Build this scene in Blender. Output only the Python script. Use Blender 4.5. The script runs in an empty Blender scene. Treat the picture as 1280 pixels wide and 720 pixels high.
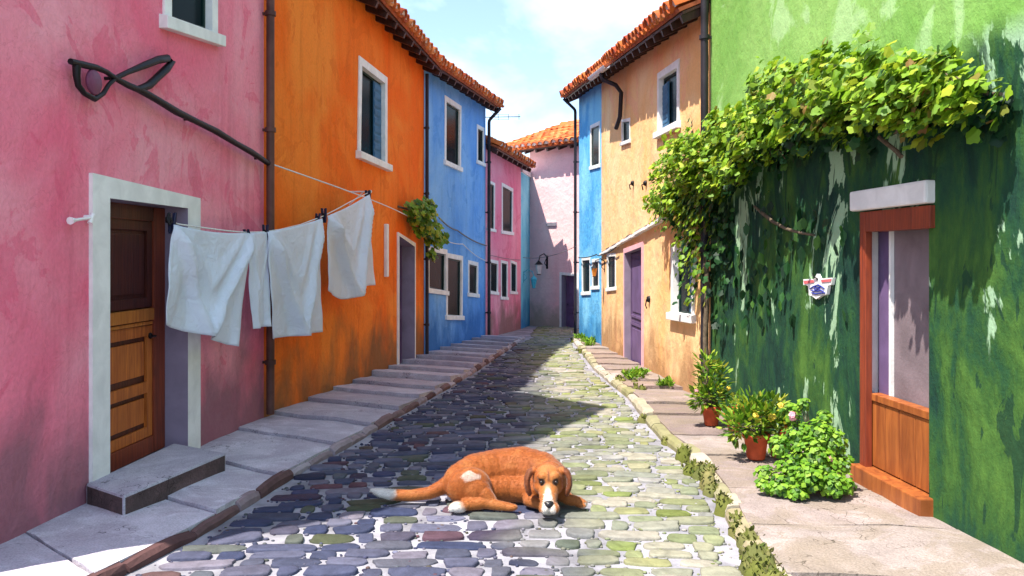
import bpy, bmesh, math, random
from mathutils import Vector, Matrix, noise as mnoise
from mathutils.geometry import tessellate_polygon
random.seed(7)
R = random.Random(11)
V = Vector
C = bpy.context.scene.collection
EYE = 1.75
FPX = 1000.0; CX = 640.0; HY = 320.0
def ground(y): return -0.022 * y
def P(px, py, d): return V(((px-CX)/FPX*d, d, EYE + (HY-py)/FPX*d))

# ------------------------------------------------------------------ materials
def mat_new(name):
    m = bpy.data.materials.new(name); m.use_nodes = True
    nt = m.node_tree; b = nt.nodes['Principled BSDF']
    return m, nt, b
def N(nt, t, **kw):
    n = nt.nodes.new(t)
    for k, v in kw.items():
        if k in n.inputs: n.inputs[k].default_value = v
        else: setattr(n, k, v)
    return n
def L(nt, a, b): nt.links.new(a, b)
def c4(c): return (c[0], c[1], c[2], 1.0)
def ramp(nt, src, stops, interp='LINEAR'):
    r = nt.nodes.new('ShaderNodeValToRGB'); r.color_ramp.interpolation = interp
    els = r.color_ramp.elements
    while len(els) < len(stops): els.new(0.5)
    for e, (p, c) in zip(els, stops):
        e.position = p; e.color = c4(c) if len(c) == 3 else c
    L(nt, src, r.inputs['Fac']); return r.outputs['Color']
def mix(nt, fac, a, b, blend='MIX'):
    m = nt.nodes.new('ShaderNodeMix'); m.data_type = 'RGBA'; m.blend_type = blend
    for sock, v in ((m.inputs[0], fac), (m.inputs[6], a), (m.inputs[7], b)):
        if hasattr(v, 'is_linked'): L(nt, v, sock)
        elif isinstance(v, (int, float)): sock.default_value = v
        else: sock.default_value = c4(v)
    return m.outputs[2]
def noise_n(nt, vec, scale, detail=4, dist=0.0, rough=0.55):
    n = N(nt, 'ShaderNodeTexNoise', Scale=scale, Detail=detail, Distortion=dist, Roughness=rough)
    L(nt, vec, n.inputs['Vector']); return n.outputs['Fac']
def mapping(nt, vec, scale=(1,1,1), loc=(0,0,0)):
    m = nt.nodes.new('ShaderNodeMapping'); m.inputs['Scale'].default_value = scale
    m.inputs['Location'].default_value = loc
    L(nt, vec, m.inputs['Vector']); return m.outputs['Vector']
def bump(nt, h, b, strength=0.3, dist=0.02, prev=None):
    n = N(nt, 'ShaderNodeBump', Strength=strength, Distance=dist)
    L(nt, h, n.inputs['Height'])
    if prev: L(nt, prev, n.inputs['Normal'])
    L(nt, n.outputs['Normal'], b.inputs['Normal']); return n.outputs['Normal']
def math_n(nt, op, a, b_=None):
    m = nt.nodes.new('ShaderNodeMath'); m.operation = op
    for s, v in ((m.inputs[0], a), (m.inputs[1], b_)):
        if v is None: continue
        if hasattr(v, 'is_linked'): L(nt, v, s)
        else: s.default_value = v
    return m.outputs[0]

def plaster(name, c1, c2, c3, stain, sh=1.0, seed=0.0, streak=0.35):
    m, nt, b = mat_new(name)
    tc = nt.nodes.new('ShaderNodeTexCoord').outputs['Object']
    v = mapping(nt, tc, loc=(seed, seed*1.7, seed*.3))
    n1 = noise_n(nt, v, 0.55, 3, 0.8)
    col = mix(nt, ramp(nt, n1, [(.36,(0,0,0)),(.62,(1,1,1))]), c1, c2)
    n2 = noise_n(nt, v, 1.3, 7, 1.2, .6)
    col = mix(nt, ramp(nt, n2, [(.56,(0,0,0)),(.585,(.5,.5,.5)),(.7,(.15,.15,.15))]), col, c3)
    # vertical runs of weathering
    vs = mapping(nt, tc, scale=(5,5,.45), loc=(seed,0,0))
    n3 = noise_n(nt, vs, 1.0, 6, .4)
    col = mix(nt, ramp(nt, n3, [(.52,(0,0,0)),(.75,(streak,)*3)]), col, tuple(x*.55 for x in c1))
    # hairline edges where old washes of colour end
    n4 = noise_n(nt, v, 2.3, 5, 1.5)
    col = mix(nt, ramp(nt, n4, [(.49,(0,0,0)),(.5,(.22,.22,.22)),(.51,(0,0,0))]), col, tuple(x*.5 for x in c1))
    # damp and dirt rising from the ground
    sx = nt.nodes.new('ShaderNodeSeparateXYZ'); L(nt, tc, sx.inputs[0])
    n5 = noise_n(nt, mapping(nt, tc, scale=(1.6,1.6,1.0), loc=(seed*2,3,0)), 1.0, 5, .25, .55)
    zz = math_n(nt, 'SUBTRACT', sx.outputs['Z'], math_n(nt, 'MULTIPLY', math_n(nt, 'SUBTRACT', n5, .42), 3.2*sh))
    f = ramp(nt, math_n(nt, 'DIVIDE', zz, sh), [(-.0,(.85,.85,.85)),(.4,(.5,.5,.5)),(1.0,(0,0,0))])
    col = mix(nt, f, col, stain)
    nf = noise_n(nt, tc, 30, 4)
    col = mix(nt, .25, col, ramp(nt, nf, [(.3,(.55,.55,.55)),(.7,(1,1,1))]), 'MULTIPLY')
    L(nt, col, b.inputs['Base Color'])
    b.inputs['Roughness'].default_value = .92
    b.inputs['Specular IOR Level'].default_value = .15
    p = bump(nt, noise_n(nt, tc, 5, 6, .3), b, .55, .05)
    bump(nt, noise_n(nt, tc, 70, 5), b, .35, .008, p)
    return m

def simple(name, c, rough=.6, metal=0.0, var=.2, scale=8.0, bmp=.15, spec=.3, c2=None, bscale=40):
    m, nt, b = mat_new(name)
    tc = nt.nodes.new('ShaderNodeTexCoord').outputs['Object']
    n = noise_n(nt, tc, scale, 6, .5)
    a = c2 if c2 else tuple(x*(1-var) for x in c)
    col = mix(nt, ramp(nt, n, [(.35,(0,0,0)),(.65,(1,1,1))]), a, c)
    L(nt, col, b.inputs['Base Color'])
    b.inputs['Roughness'].default_value = rough; b.inputs['Metallic'].default_value = metal
    b.inputs['Specular IOR Level'].default_value = spec
    if bmp: bump(nt, noise_n(nt, tc, bscale, 4), b, bmp, .01)
    return m

def islands(name, stops, rough=.8, spec=.2, nscale=12, namt=.35, bmp=.3, trans=0.0, tint=None):
    """each loose piece (stone, tile, leaf) takes its own colour"""
    m, nt, b = mat_new(name)
    g = nt.nodes.new('ShaderNodeNewGeometry')
    tc = nt.nodes.new('ShaderNodeTexCoord').outputs['Object']
    col = ramp(nt, g.outputs['Random Per Island'], stops)
    n = noise_n(nt, tc, nscale, 5, .4)
    col = mix(nt, namt, col, ramp(nt, n, [(.3,(.35,.35,.35)),(.7,(1.0,1.0,1.0))]), 'MULTIPLY')
    if tint:
        n2 = noise_n(nt, tc, tint[0], 3)
        col = mix(nt, ramp(nt, n2, [(tint[2],(0,0,0)),(tint[3],(tint[4],)*3)]), col, tint[1])
    L(nt, col, b.inputs['Base Color'])
    b.inputs['Roughness'].default_value = rough; b.inputs['Specular IOR Level'].default_value = spec
    if bmp: bump(nt, noise_n(nt, tc, nscale*3, 5), b, bmp, .01)
    if trans:
        t = nt.nodes.new('ShaderNodeBsdfTranslucent'); L(nt, col, t.inputs['Color'])
        ms = nt.nodes.new('ShaderNodeMixShader'); ms.inputs[0].default_value = trans
        L(nt, b.outputs[0], ms.inputs[1]); L(nt, t.outputs[0], ms.inputs[2])
        L(nt, ms.outputs[0], nt.nodes['Material Output'].inputs['Surface'])
    return m

def grime(m, dark):
    nt = m.node_tree; b = nt.nodes['Principled BSDF']; tc = nt.nodes['Texture Coordinate'].outputs['Object'] if 'Texture Coordinate' in nt.nodes else nt.nodes.new('ShaderNodeTexCoord').outputs['Object']
    src = b.inputs['Base Color'].links[0].from_socket
    n = noise_n(nt, tc, 1.7, 8, .8, .68)
    col = mix(nt, ramp(nt, n, [(.46,(0,0,0)),(.50,(.45,.45,.45)),(.66,(.75,.75,.75))]), src, dark)
    vo = nt.nodes.new('ShaderNodeTexVoronoi'); vo.feature = 'DISTANCE_TO_EDGE'; vo.inputs['Scale'].default_value = 1.5
    wp = nt.nodes.new('ShaderNodeVectorMath'); wp.operation = 'ADD'
    nn = nt.nodes.new('ShaderNodeTexNoise'); nn.inputs['Scale'].default_value = 5; L(nt, tc, nn.inputs['Vector'])
    L(nt, tc, wp.inputs[0]); L(nt, nn.outputs['Color'], wp.inputs[1]); L(nt, wp.outputs[0], vo.inputs['Vector'])
    crack = ramp(nt, vo.outputs['Distance'], [(0,(1,1,1)),(.012,(0,0,0))])
    gate = ramp(nt, noise_n(nt, tc, .8, 2), [(.5,(0,0,0)),(.56,(1,1,1))])
    cm_ = mix(nt, 1.0, crack, gate, 'MULTIPLY')
    col = mix(nt, cm_, col, tuple(x*.3 for x in dark))
    sp = noise_n(nt, tc, 90, 3); col = mix(nt, .5, col, ramp(nt, sp, [(.35,(.45,.45,.45)),(.6,(1,1,1))]), 'MULTIPLY')
    L(nt, col, b.inputs['Base Color'])
    p = bump(nt, n, b, .6, .03); bump(nt, noise_n(nt, tc, 35, 6), b, .6, .015, p)
def wood(name, c, c2, grain=(18,18,1.2), rough=.5, spec=.4):
    m, nt, b = mat_new(name)
    tc = nt.nodes.new('ShaderNodeTexCoord').outputs['Object']
    n = noise_n(nt, mapping(nt, tc, scale=grain), 1.6, 8, 1.0, .6)
    col = mix(nt, ramp(nt, n, [(.35,(0,0,0)),(.66,(1,1,1))]), c2, c)
    n2 = noise_n(nt, tc, 1.5, 4)
    col = mix(nt, ramp(nt, n2, [(.45,(0,0,0)),(.75,(.5,.5,.5))]), col, tuple(x*.5 for x in c2))
    L(nt, col, b.inputs['Base Color'])
    b.inputs['Roughness'].default_value = rough; b.inputs['Specular IOR Level'].default_value = spec
    bump(nt, n, b, .3, .01)
    return m

M = {}
M['pink']   = plaster('pink_plaster', (.88,.17,.27), (.90,.35,.43), (.80,.11,.21), (.26,.13,.16), .75, 1.0)
M['orange'] = plaster('orange_plaster', (.92,.155,.010), (.94,.26,.035), (.75,.14,.012), (.19,.11,.05), .8, 4.0)
M['blue']   = plaster('blue_plaster', (.13,.36,.82), (.24,.50,.88), (.08,.28,.70), (.03,.15,.45), .8, 7.0)
M['rose']   = plaster('rose_plaster', (.84,.22,.34), (.86,.36,.46), (.70,.15,.24), (.24,.14,.12), .8, 11.0)
M['cyan'] = plaster('cyan_plaster', (.16,.62,.82), (.28,.72,.86), (.10,.5,.75), (.04,.22,.5), .8, 13.0)
M['pale']   = plaster('pale_pink_plaster', (.90,.50,.52), (.92,.60,.60), (.82,.52,.54), (.42,.33,.27), .6, 17.0, .15)
M['sky_blue'] = plaster('sky_blue_plaster', (.10,.42,.78), (.25,.62,.86), (.06,.30,.65), (.02,.16,.38), .8, 19.0)
M['apricot'] = plaster('apricot_plaster', (.90,.49,.20), (.92,.62,.34), (.90,.40,.26), (.32,.17,.08), .75, 23.0, .2)

def green_wall():
    m, nt, b = mat_new('two_tone_green_plaster')
    tc = nt.nodes.new('ShaderNodeTexCoord').outputs['Object']
    sx = nt.nodes.new('ShaderNodeSeparateXYZ'); L(nt, tc, sx.inputs[0])
    n1 = noise_n(nt, tc, .8, 4, .8)
    top = mix(nt, ramp(nt, n1, [(.35,(0,0,0)),(.6,(1,1,1))]), (.17,.36,.07), (.26,.46,.12))
    np_ = noise_n(nt, tc, .9, 7, 1.3)
    top = mix(nt, ramp(nt, np_, [(.55,(0,0,0)),(.59,(.5,.5,.5)),(.8,(.4,.4,.4))]), top, (.45,.66,.34))
    vs = mapping(nt, tc, scale=(1.7,1.7,.75))
    n2 = noise_n(nt, vs, 1.1, 9, .25, .68)
    low = ramp(nt, n2, [(.30,(.004,.022,.018)),(.42,(.008,.040,.028)),(.50,(.016,.068,.028)),(.57,(.035,.10,.022)),(.68,(.075,.17,.03))])
    vd = mapping(nt, tc, scale=(1.9,1.9,.7), loc=(4,2,1.3))
    n3 = noise_n(nt, vd, .9, 6, .9, .6)
    low = mix(nt, ramp(nt, n3, [(.60,(0,0,0)),(.612,(.85,.85,.85))]), low, (.34,.52,.33))
    n4 = noise_n(nt, mapping(nt, tc, scale=(5,5,1.4), loc=(9,0,0)), 1.0, 5, 1.5)
    low = mix(nt, ramp(nt, n4, [(.60,(0,0,0)),(.62,(.8,.8,.8))]), low, (.008,.04,.022))
    # the dark lower part ends along a ragged rising line
    n5 = noise_n(nt, tc, 1.6, 7, .6)
    zb = math_n(nt, 'ADD', math_n(nt, 'MULTIPLY', sx.outputs['Y'], .11), sx.outputs['Z'])
    zb = math_n(nt, 'ADD', zb, math_n(nt, 'MULTIPLY', math_n(nt, 'SUBTRACT', n5, .5), .6))
    f = ramp(nt, math_n(nt, 'DIVIDE', zb, 5.0), [(DARK_EDGE-.02,(1,1,1)),(DARK_EDGE+.015,(0,0,0))])
    col = mix(nt, f, top, low)
    L(nt, col, b.inputs['Base Color']); b.inputs['Roughness'].default_value = .85
    b.inputs['Specular IOR Level'].default_value = .2
    nt2 = mix(nt, .5, n2, n3); p = bump(nt, nt2, b, .9, .06); p = bump(nt, noise_n(nt, tc, 6, 7), b, .5, .03, p); bump(nt, noise_n(nt, tc, 60, 5), b, .4, .008, p)
    return m
DARK_EDGE = .60
M['green'] = green_wall()
M['white'] = simple('white_limewash', (.84,.83,.82), .85, var=.16, scale=5, bmp=.25, spec=.2)
M['pinktrim'] = simple('pink_limewash', (.82,.45,.50), .85, var=.16, scale=5, bmp=.25, spec=.2)
M['mauve'] = simple('mauve_shaded_reveal', (.30,.24,.33), .7, var=.25, scale=3)  # door reveals, with the shade of the recess put into the colour
M['greymauve'] = simple('grey_mauve_paint', (.22,.17,.19), .8, var=.3, scale=4, bmp=.3)
M['violet'] = simple('violet_paint', (.16,.10,.22), .6, var=.3, scale=3)
M['glass'] = simple('dark_window_glass', (.006,.018,.022), .2, var=.4, scale=1.5, bmp=0, spec=.22)
M['glass'].node_tree.nodes['Principled BSDF'].inputs['IOR'].default_value = 1.12
M['casement'] = simple('dark_green_casement', (.01,.04,.035), .5, var=.3)
M['shutter'] = simple('blue_grey_shutter', (.05,.16,.30), .6, var=.3, scale=3)
M['iron'] = simple('black_wrought_iron', (.012,.011,.014), .5, .3, var=.3)
M['pipe_brown'] = simple('brown_drainpipe_metal', (.14,.06,.05), .6, .1, var=.5, scale=3)
M['pipe_dark'] = simple('dark_drainpipe_metal', (.035,.03,.04), .55, .2, var=.5, scale=3)
M['pipe_white'] = simple('white_gutter_metal', (.78,.78,.8), .5, 0, var=.2)
M['soffit'] = wood('dark_eave_boards', (.07,.025,.018), (.03,.012,.01))
M['door_top'] = wood('dark_mahogany_paint', (.11,.022,.012), (.045,.01,.008))
M['door_low'] = wood('orange_varnished_wood', (.62,.18,.03), (.36,.08,.015))
M['door_rail'] = wood('light_orange_wood', (.68,.24,.04), (.45,.13,.02))
M['redwood'] = wood('red_brown_timber', (.30,.055,.02), (.16,.03,.015))
M['orange_wood'] = wood('worn_orange_door_boards', (.42,.13,.03), (.20,.05,.014), grain=(7,7,.8))
M['stone'] = simple('grey_step_stone', (.56,.53,.60), .85, var=.2, scale=4, bmp=.5, bscale=25)
M['stone_side'] = simple('brown_stone_side', (.16,.10,.10), .9, var=.5, scale=5, bmp=.6, bscale=18)
M['slab_l'] = islands('pavement_slabs', [(0,(.56,.51,.60)),(.3,(.72,.68,.76)),(.6,(.46,.42,.47)),(.8,(.76,.74,.82)),(1,(.60,.55,.62))], .85, .2, 5, .4, .5)
M['slab_r'] = islands('pale_pavement_slabs', [(0,(.34,.24,.21)),(.25,(.42,.35,.33)),(.5,(.27,.20,.19)),(.75,(.40,.29,.26)),(1,(.42,.38,.38))], .85, .2, 3, .55, .7)
grime(M['slab_l'], (.42,.37,.44)); grime(M['slab_r'], (.25,.20,.15)); grime(M['stone'], (.38,.35,.42)); grime(M['stone_side'], (.07,.05,.05))
M['kerb_l'] = islands('brown_kerb_stones', [(0,(.12,.06,.06)),(.35,(.22,.13,.13)),(.6,(.38,.30,.33)),(1,(.50,.43,.48))], .9, .2, 9, .5, .6)
M['kerb_r'] = islands('ochre_kerb_stones', [(0,(.34,.29,.18)),(.3,(.45,.40,.33)),(.6,(.24,.23,.10)),(.8,(.48,.42,.37)),(1,(.38,.34,.27))], .9, .2, 7, .45, .6)
M['mortar'] = simple('pale_sandy_mortar', (.35,.34,.39), .95, var=.5, scale=3, bmp=.6, bscale=60)
def cobble_mat():
    m, nt, b = mat_new('cobbles')
    g = nt.nodes.new('ShaderNodeNewGeometry').outputs['Random Per Island']
    tc = nt.nodes.new('ShaderNodeTexCoord').outputs['Object']
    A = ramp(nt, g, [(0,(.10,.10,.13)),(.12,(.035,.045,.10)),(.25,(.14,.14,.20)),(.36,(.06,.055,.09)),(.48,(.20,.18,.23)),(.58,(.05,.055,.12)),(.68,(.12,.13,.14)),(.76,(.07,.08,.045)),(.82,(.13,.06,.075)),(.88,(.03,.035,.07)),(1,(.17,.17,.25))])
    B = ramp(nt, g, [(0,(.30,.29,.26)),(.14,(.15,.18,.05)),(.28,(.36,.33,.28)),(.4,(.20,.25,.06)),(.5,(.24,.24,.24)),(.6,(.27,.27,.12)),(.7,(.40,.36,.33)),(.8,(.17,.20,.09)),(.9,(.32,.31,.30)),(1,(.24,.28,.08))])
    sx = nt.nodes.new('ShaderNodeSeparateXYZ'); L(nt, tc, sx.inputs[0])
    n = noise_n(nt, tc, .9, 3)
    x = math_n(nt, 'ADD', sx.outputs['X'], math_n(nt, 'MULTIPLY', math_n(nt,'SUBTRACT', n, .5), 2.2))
    col = mix(nt, ramp(nt, math_n(nt,'ADD',math_n(nt,'MULTIPLY',x,.4),.4), [(.35,(0,0,0)),(.75,(1,1,1))]), A, B)  # street shadow put into the navy left stones, sunlight into the greener right
    n2 = noise_n(nt, tc, 11, 6, .5)
    col = mix(nt, .6, col, ramp(nt, n2, [(.3,(.35,.35,.35)),(.7,(1,1,1))]), 'MULTIPLY')
    L(nt, col, b.inputs['Base Color']); b.inputs['Roughness'].default_value = .8; b.inputs['Specular IOR Level'].default_value = .2
    p = bump(nt, noise_n(nt, tc, 14, 5), b, .7, .02); bump(nt, noise_n(nt, tc, 80, 4), b, .4, .006, p)
    return m
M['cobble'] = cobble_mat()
M['tile'] = islands('terracotta_roof_tiles', [(0,(.60,.12,.03)),(.3,(.72,.20,.05)),(.55,(.45,.08,.03)),(.8,(.80,.30,.10)),(1,(.30,.06,.03))], .8, .2, 10, .45, .4)
M['tile_mortar'] = simple('white_tile_mortar', (.78,.72,.68), .9, var=.3, scale=20)
M['deck'] = simple('old_terracotta', (.45,.12,.05), .9, var=.5, scale=8)
M['cloth'] = None
M['pot'] = simple('red_terracotta_pot', (.62,.11,.04), .75, var=.4, scale=9)
M['pot_or'] = simple('orange_terracotta_pot', (.60,.20,.07), .75, var=.4, scale=9)
M['pot_br'] = simple('brown_clay_pot', (.20,.09,.05), .8, var=.5, scale=9)
M['soil'] = simple('potting_soil', (.04,.025,.015), .95, var=.5, scale=30)
M['leaf'] = islands('vine_leaves', [(0,(.12,.26,.015)),(.25,(.22,.40,.02)),(.5,(.34,.52,.03)),(.65,(.48,.56,.04)),(.78,(.05,.14,.02)),(.93,(.24,.42,.05)),(1,(.30,.16,.05))], .5, .35, 15, .3, .2, .35)
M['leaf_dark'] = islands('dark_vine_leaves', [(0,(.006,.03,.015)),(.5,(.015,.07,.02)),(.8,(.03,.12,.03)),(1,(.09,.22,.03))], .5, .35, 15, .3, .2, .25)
M['leaf_pot'] = islands('potted_plant_leaves', [(0,(.05,.15,.015)),(.35,(.14,.30,.02)),(.65,(.28,.44,.03)),(.85,(.50,.50,.05)),(1,(.03,.09,.015))], .5, .35, 15, .3, .2, .35)
M['leaf_bright'] = islands('bright_green_leaves', [(0,(.08,.22,.015)),(.3,(.15,.34,.02)),(.6,(.24,.44,.03)),(.8,(.32,.50,.05)),(.9,(.03,.10,.01)),(1,(.05,.15,.012))], .5, .35, 15, .3, .2, .35)
M['moss'] = islands('olive_moss', [(0,(.09,.11,.02)),(.5,(.15,.16,.04)),(.8,(.22,.20,.08)),(1,(.06,.09,.02))], .95, .1, 15, .4, .4)
M['petal_red'] = simple('red_petals', (.75,.06,.04), .6, var=.4, scale=30)
M['petal_pink'] = simple('pink_petals', (.85,.35,.42), .6, var=.3, scale=30)
M['petal_yel'] = simple('yellow_petals', (.85,.62,.08), .6, var=.3, scale=30)
M['stem'] = simple('woody_vine_stem', (.16,.12,.08), .9, var=.5, scale=20, bmp=.6)
M['rope'] = simple('white_cotton_rope', (.80,.79,.78), .9, var=.2, scale=60)
M['cable'] = simple('grey_cable', (.20,.19,.2), .7, var=.3)
M['peg'] = simple('navy_plastic', (.012,.014,.05), .4, var=.3)
M['enamel'] = simple('white_enamel', (.85,.84,.84), .3, var=.08, bmp=0)
M['enamel_blue'] = simple('blue_enamel', (.03,.05,.35), .35, var=.3, bmp=0)
M['enamel_red'] = simple('red_enamel', (.75,.16,.18), .35, var=.3, bmp=0)
M['lamp_cyan'] = simple('cyan_painted_iron', (.05,.45,.62), .5, var=.3)
M['lamp_glass'] = simple('milky_lamp_glass', (.7,.66,.66), .3, var=.15, bmp=0)
M['amber'] = simple('amber_lamp_glass', (.75,.28,.04), .3, var=.3, bmp=0)
M['dirt'] = simple('dry_earth', (.30,.27,.23), .95, var=.4, scale=1.5, bmp=.5)
M['purple_disc'] = simple('dull_mauve_disc', (.20,.05,.12), .5, var=.3)
M['chip'] = simple('bare_white_plaster', (.85,.84,.84), .9, var=.1)

def cloth_mat():
    m, nt, b = mat_new('white_cotton_cloth')
    tc = nt.nodes.new('ShaderNodeTexCoord').outputs['Object']
    n = noise_n(nt, tc, 3, 4)
    col = mix(nt, n, (.80,.86,.98), (.88,.92,1.0))
    L(nt, col, b.inputs['Base Color']); b.inputs['Roughness'].default_value = .9
    b.inputs['Specular IOR Level'].default_value = .1
    w = noise_n(nt, tc, 7, 5, 1.5)
    p = bump(nt, w, b, .6, .05); bump(nt, noise_n(nt, tc, 28, 4, 2.0), b, .08, .012, p)
    t = nt.nodes.new('ShaderNodeBsdfTranslucent'); L(nt, col, t.inputs['Color'])
    ms = nt.nodes.new('ShaderNodeMixShader'); ms.inputs[0].default_value = .3
    L(nt, b.outputs[0], ms.inputs[1]); L(nt, t.outputs[0], ms.inputs[2])
    L(nt, ms.outputs[0], nt.nodes['Material Output'].inputs['Surface'])
    return m
M['cloth'] = cloth_mat()

# ------------------------------------------------------------------ mesh builder
class MB:
    def __init__(s): s.v = []; s.f = []; s.mi = []; s.sm = []
    def add(s, verts, faces, mi=0, smooth=False):
        o = len(s.v); s.v += [V(p) for p in verts]
        for f in faces: s.f.append([o+i for i in f]); s.mi.append(mi); s.sm.append(smooth)
    def box8(s, p, mi=0):      # p: bottom 4 (ccw) then top 4
        s.add(p, [(3,2,1,0),(4,5,6,7),(0,1,5,4),(1,2,6,5),(2,3,7,6),(3,0,4,7)], mi)
    def obox(s, c, ax, ay, az, mi=0):
        c = V(c); q = []
        for sz in (-1,1):
            for sx, sy in ((-1,-1),(1,-1),(1,1),(-1,1)): q.append(c + ax*sx + ay*sy + az*sz)
        s.box8(q, mi)
    def box(s, lo, hi, mi=0):
        c = (V(lo)+V(hi))/2; h = (V(hi)-V(lo))/2
        s.obox(c, V((h.x,0,0)), V((0,h.y,0)), V((0,0,h.z)), mi)
    def tube(s, pts, r, seg=8, mi=0, cap=True, smooth=True):
        pts = [V(p) for p in pts]; n = len(pts)
        rr = r if isinstance(r, (list, tuple)) else [r]*n
        vs = []; up = None
        for i, p in enumerate(pts):
            t = (pts[min(i+1,n-1)] - pts[max(i-1,0)]).normalized()
            if up is None: up = V((0,0,1)) if abs(t.z) < .9 else V((1,0,0))
            a = (up - t*up.dot(t)).normalized(); up = a; b = t.cross(a)
            for k in range(seg):
                an = 2*math.pi*k/seg; vs.append(p + (a*math.cos(an)+b*math.sin(an))*rr[i])
        fs = [(i*seg+k, i*seg+(k+1)%seg, (i+1)*seg+(k+1)%seg, (i+1)*seg+k) for i in range(n-1) for k in range(seg)]
        s.add(vs, fs, mi, smooth)
        if cap:
            s.add(vs[:seg], [tuple(range(seg-1,-1,-1))], mi); s.add(vs[-seg:], [tuple(range(seg))], mi)
    def lathe(s, c, prof, seg=24, mi=0, smooth=True):
        c = V(c); vs = []
        for r, z in prof:
            for k in range(seg):
                a = 2*math.pi*k/seg; vs.append(c + V((r*math.cos(a), r*math.sin(a), z)))
        n = len(prof)
        s.add(vs, [(i*seg+k, i*seg+(k+1)%seg, (i+1)*seg+(k+1)%seg, (i+1)*seg+k) for i in range(n-1) for k in range(seg)], mi, smooth)
    def ell(s, c, r, seg=12, rings=8, mi=0, rot=None):
        c = V(c); vs = []
        for i in range(rings+1):
            ph = math.pi*i/rings
            for k in range(seg):
                a = 2*math.pi*k/seg
                p = V((r[0]*math.sin(ph)*math.cos(a), r[1]*math.sin(ph)*math.sin(a), r[2]*math.cos(ph)))
                if rot: p = rot @ p
                vs.append(c+p)
        s.add(vs, [(i*seg+k, (i+1)*seg+k, (i+1)*seg+(k+1)%seg, i*seg+(k+1)%seg) for i in range(rings) for k in range(seg)], mi, True)
    def build(s, name, mats, parent=None, bevel=0, weld=False):
        me = bpy.data.meshes.new(name)
        org = V(parent['_org']) if parent is not None and '_org' in parent else V((0,0,0))
        me.from_pydata([tuple(p-org) for p in s.v], [], s.f)
        if not isinstance(mats, (list, tuple)): mats = [mats]
        for m in mats: me.materials.append(m)
        me.polygons.foreach_set('material_index', s.mi); me.polygons.foreach_set('use_smooth', s.sm)
        if bevel or weld:
            bm = bmesh.new(); bm.from_mesh(me)
            bmesh.ops.remove_doubles(bm, verts=bm.verts, dist=1e-5)
            if bevel:
                es = [e for e in bm.edges if len(e.link_faces) == 2 and e.calc_face_angle(0) > .5]
                bmesh.ops.bevel(bm, geom=es, offset=bevel, segments=2, affect='EDGES', profile=.6)
            bm.to_mesh(me); bm.free()
        me.update()
        o = bpy.data.objects.new(name, me); C.objects.link(o)
        if parent is not None: o.parent = parent; o['_org'] = tuple(org)
        return o

def thing(name, label, cat, loc, group=None):
    o = bpy.data.objects.new(name, None); C.objects.link(o); o.location = loc
    o['_org'] = tuple(loc); o['label'] = label; o['category'] = cat
    if group: o['group'] = group
    o.empty_display_size = .1
    return o
def solo(mb, name, mats, label, cat, loc=None, group=None, bevel=0):
    """a thing that is one mesh, its origin at loc"""
    if loc is None:
        c = sum(mb.v, V((0,0,0)))/len(mb.v); loc = V((c.x, c.y, min(p.z for p in mb.v)))
    loc = V(loc); mb.v = [p-loc for p in mb.v]
    o = mb.build(name, mats, bevel=bevel); o.location = loc; o['label'] = label; o['category'] = cat
    if group: o['group'] = group
    return o
def structure(mb, name, mats, bevel=0, kind='structure'):
    o = mb.build(name, mats, bevel=bevel); o['kind'] = kind; return o

# ------------------------------------------------------------------ facades
class Facade:
    def __init__(s, a, b, side):
        s.a = V((a[0],a[1],0)); s.b = V((b[0],b[1],0)); d = s.b-s.a
        s.len = d.length; s.e = d.normalized()
        # n points to the street. side 'L': to the right of travel; 'R': to the left
        s.n = V((s.e.y,-s.e.x,0)) if side == 'L' else V((-s.e.y,s.e.x,0))
        s.side = side; s.holes = []
    def hit(s, px, py):
        r = (px-CX)/FPX
        num = s.a.x*s.e.y - s.a.y*s.e.x; den = r*s.e.y - s.e.x
        d = num/den; p = P(px, py, d)
        return ((p-s.a).dot(s.e), p.z)
    def pt(s, u, z, off=0.0):
        p = s.a + s.e*u + s.n*off; return V((p.x, p.y, z))
    def quad(s, corners):
        q = [s.hit(*c) for c in corners]; q.sort(key=lambda t: t[0])
        n = sorted(q[:2], key=lambda t: t[1]); f = sorted(q[2:], key=lambda t: t[1])
        # square the opening up a little: common u at each side
        un = (n[0][0]+n[1][0])/2; uf = (f[0][0]+f[1][0])/2
        return [(un*.7+n[1][0]*.3,n[1][1]),(uf*.7+f[1][0]*.3,f[1][1]),(uf*.7+f[0][0]*.3,f[0][1]),(un*.7+n[0][0]*.3,n[0][1])]  # near-top, far-top, far-bottom, near-bottom

def inset(q, b, t=None, bt=None):
    t = b if t is None else t; bt = b if bt is None else bt
    return [(q[0][0]+b,q[0][1]-t),(q[1][0]-b,q[1][1]-t),(q[2][0]-b,q[2][1]+bt),(q[3][0]+b,q[3][1]+bt)]

def ring(mb, f, outer, inner, off, back_in, back_out=-.01, mi=0, mi_in=None):
    O = [f.pt(u,z,off) for u,z in outer]; I = [f.pt(u,z,off) for u,z in inner]
    Ob = [f.pt(u,z,back_out) for u,z in outer]; Ib = [f.pt(u,z,back_in) for u,z in inner]
    for i in range(4):
        j = (i+1) % 4
        mb.add([O[i],O[j],I[j],I[i]], [(0,1,2,3)], mi)
        mb.add([O[i],Ob[i],Ob[j],O[j]], [(0,1,2,3)], mi)
        mb.add([I[i],I[j],Ib[j],Ib[i]], [(0,1,2,3)], mi if mi_in is None else mi_in)

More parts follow.
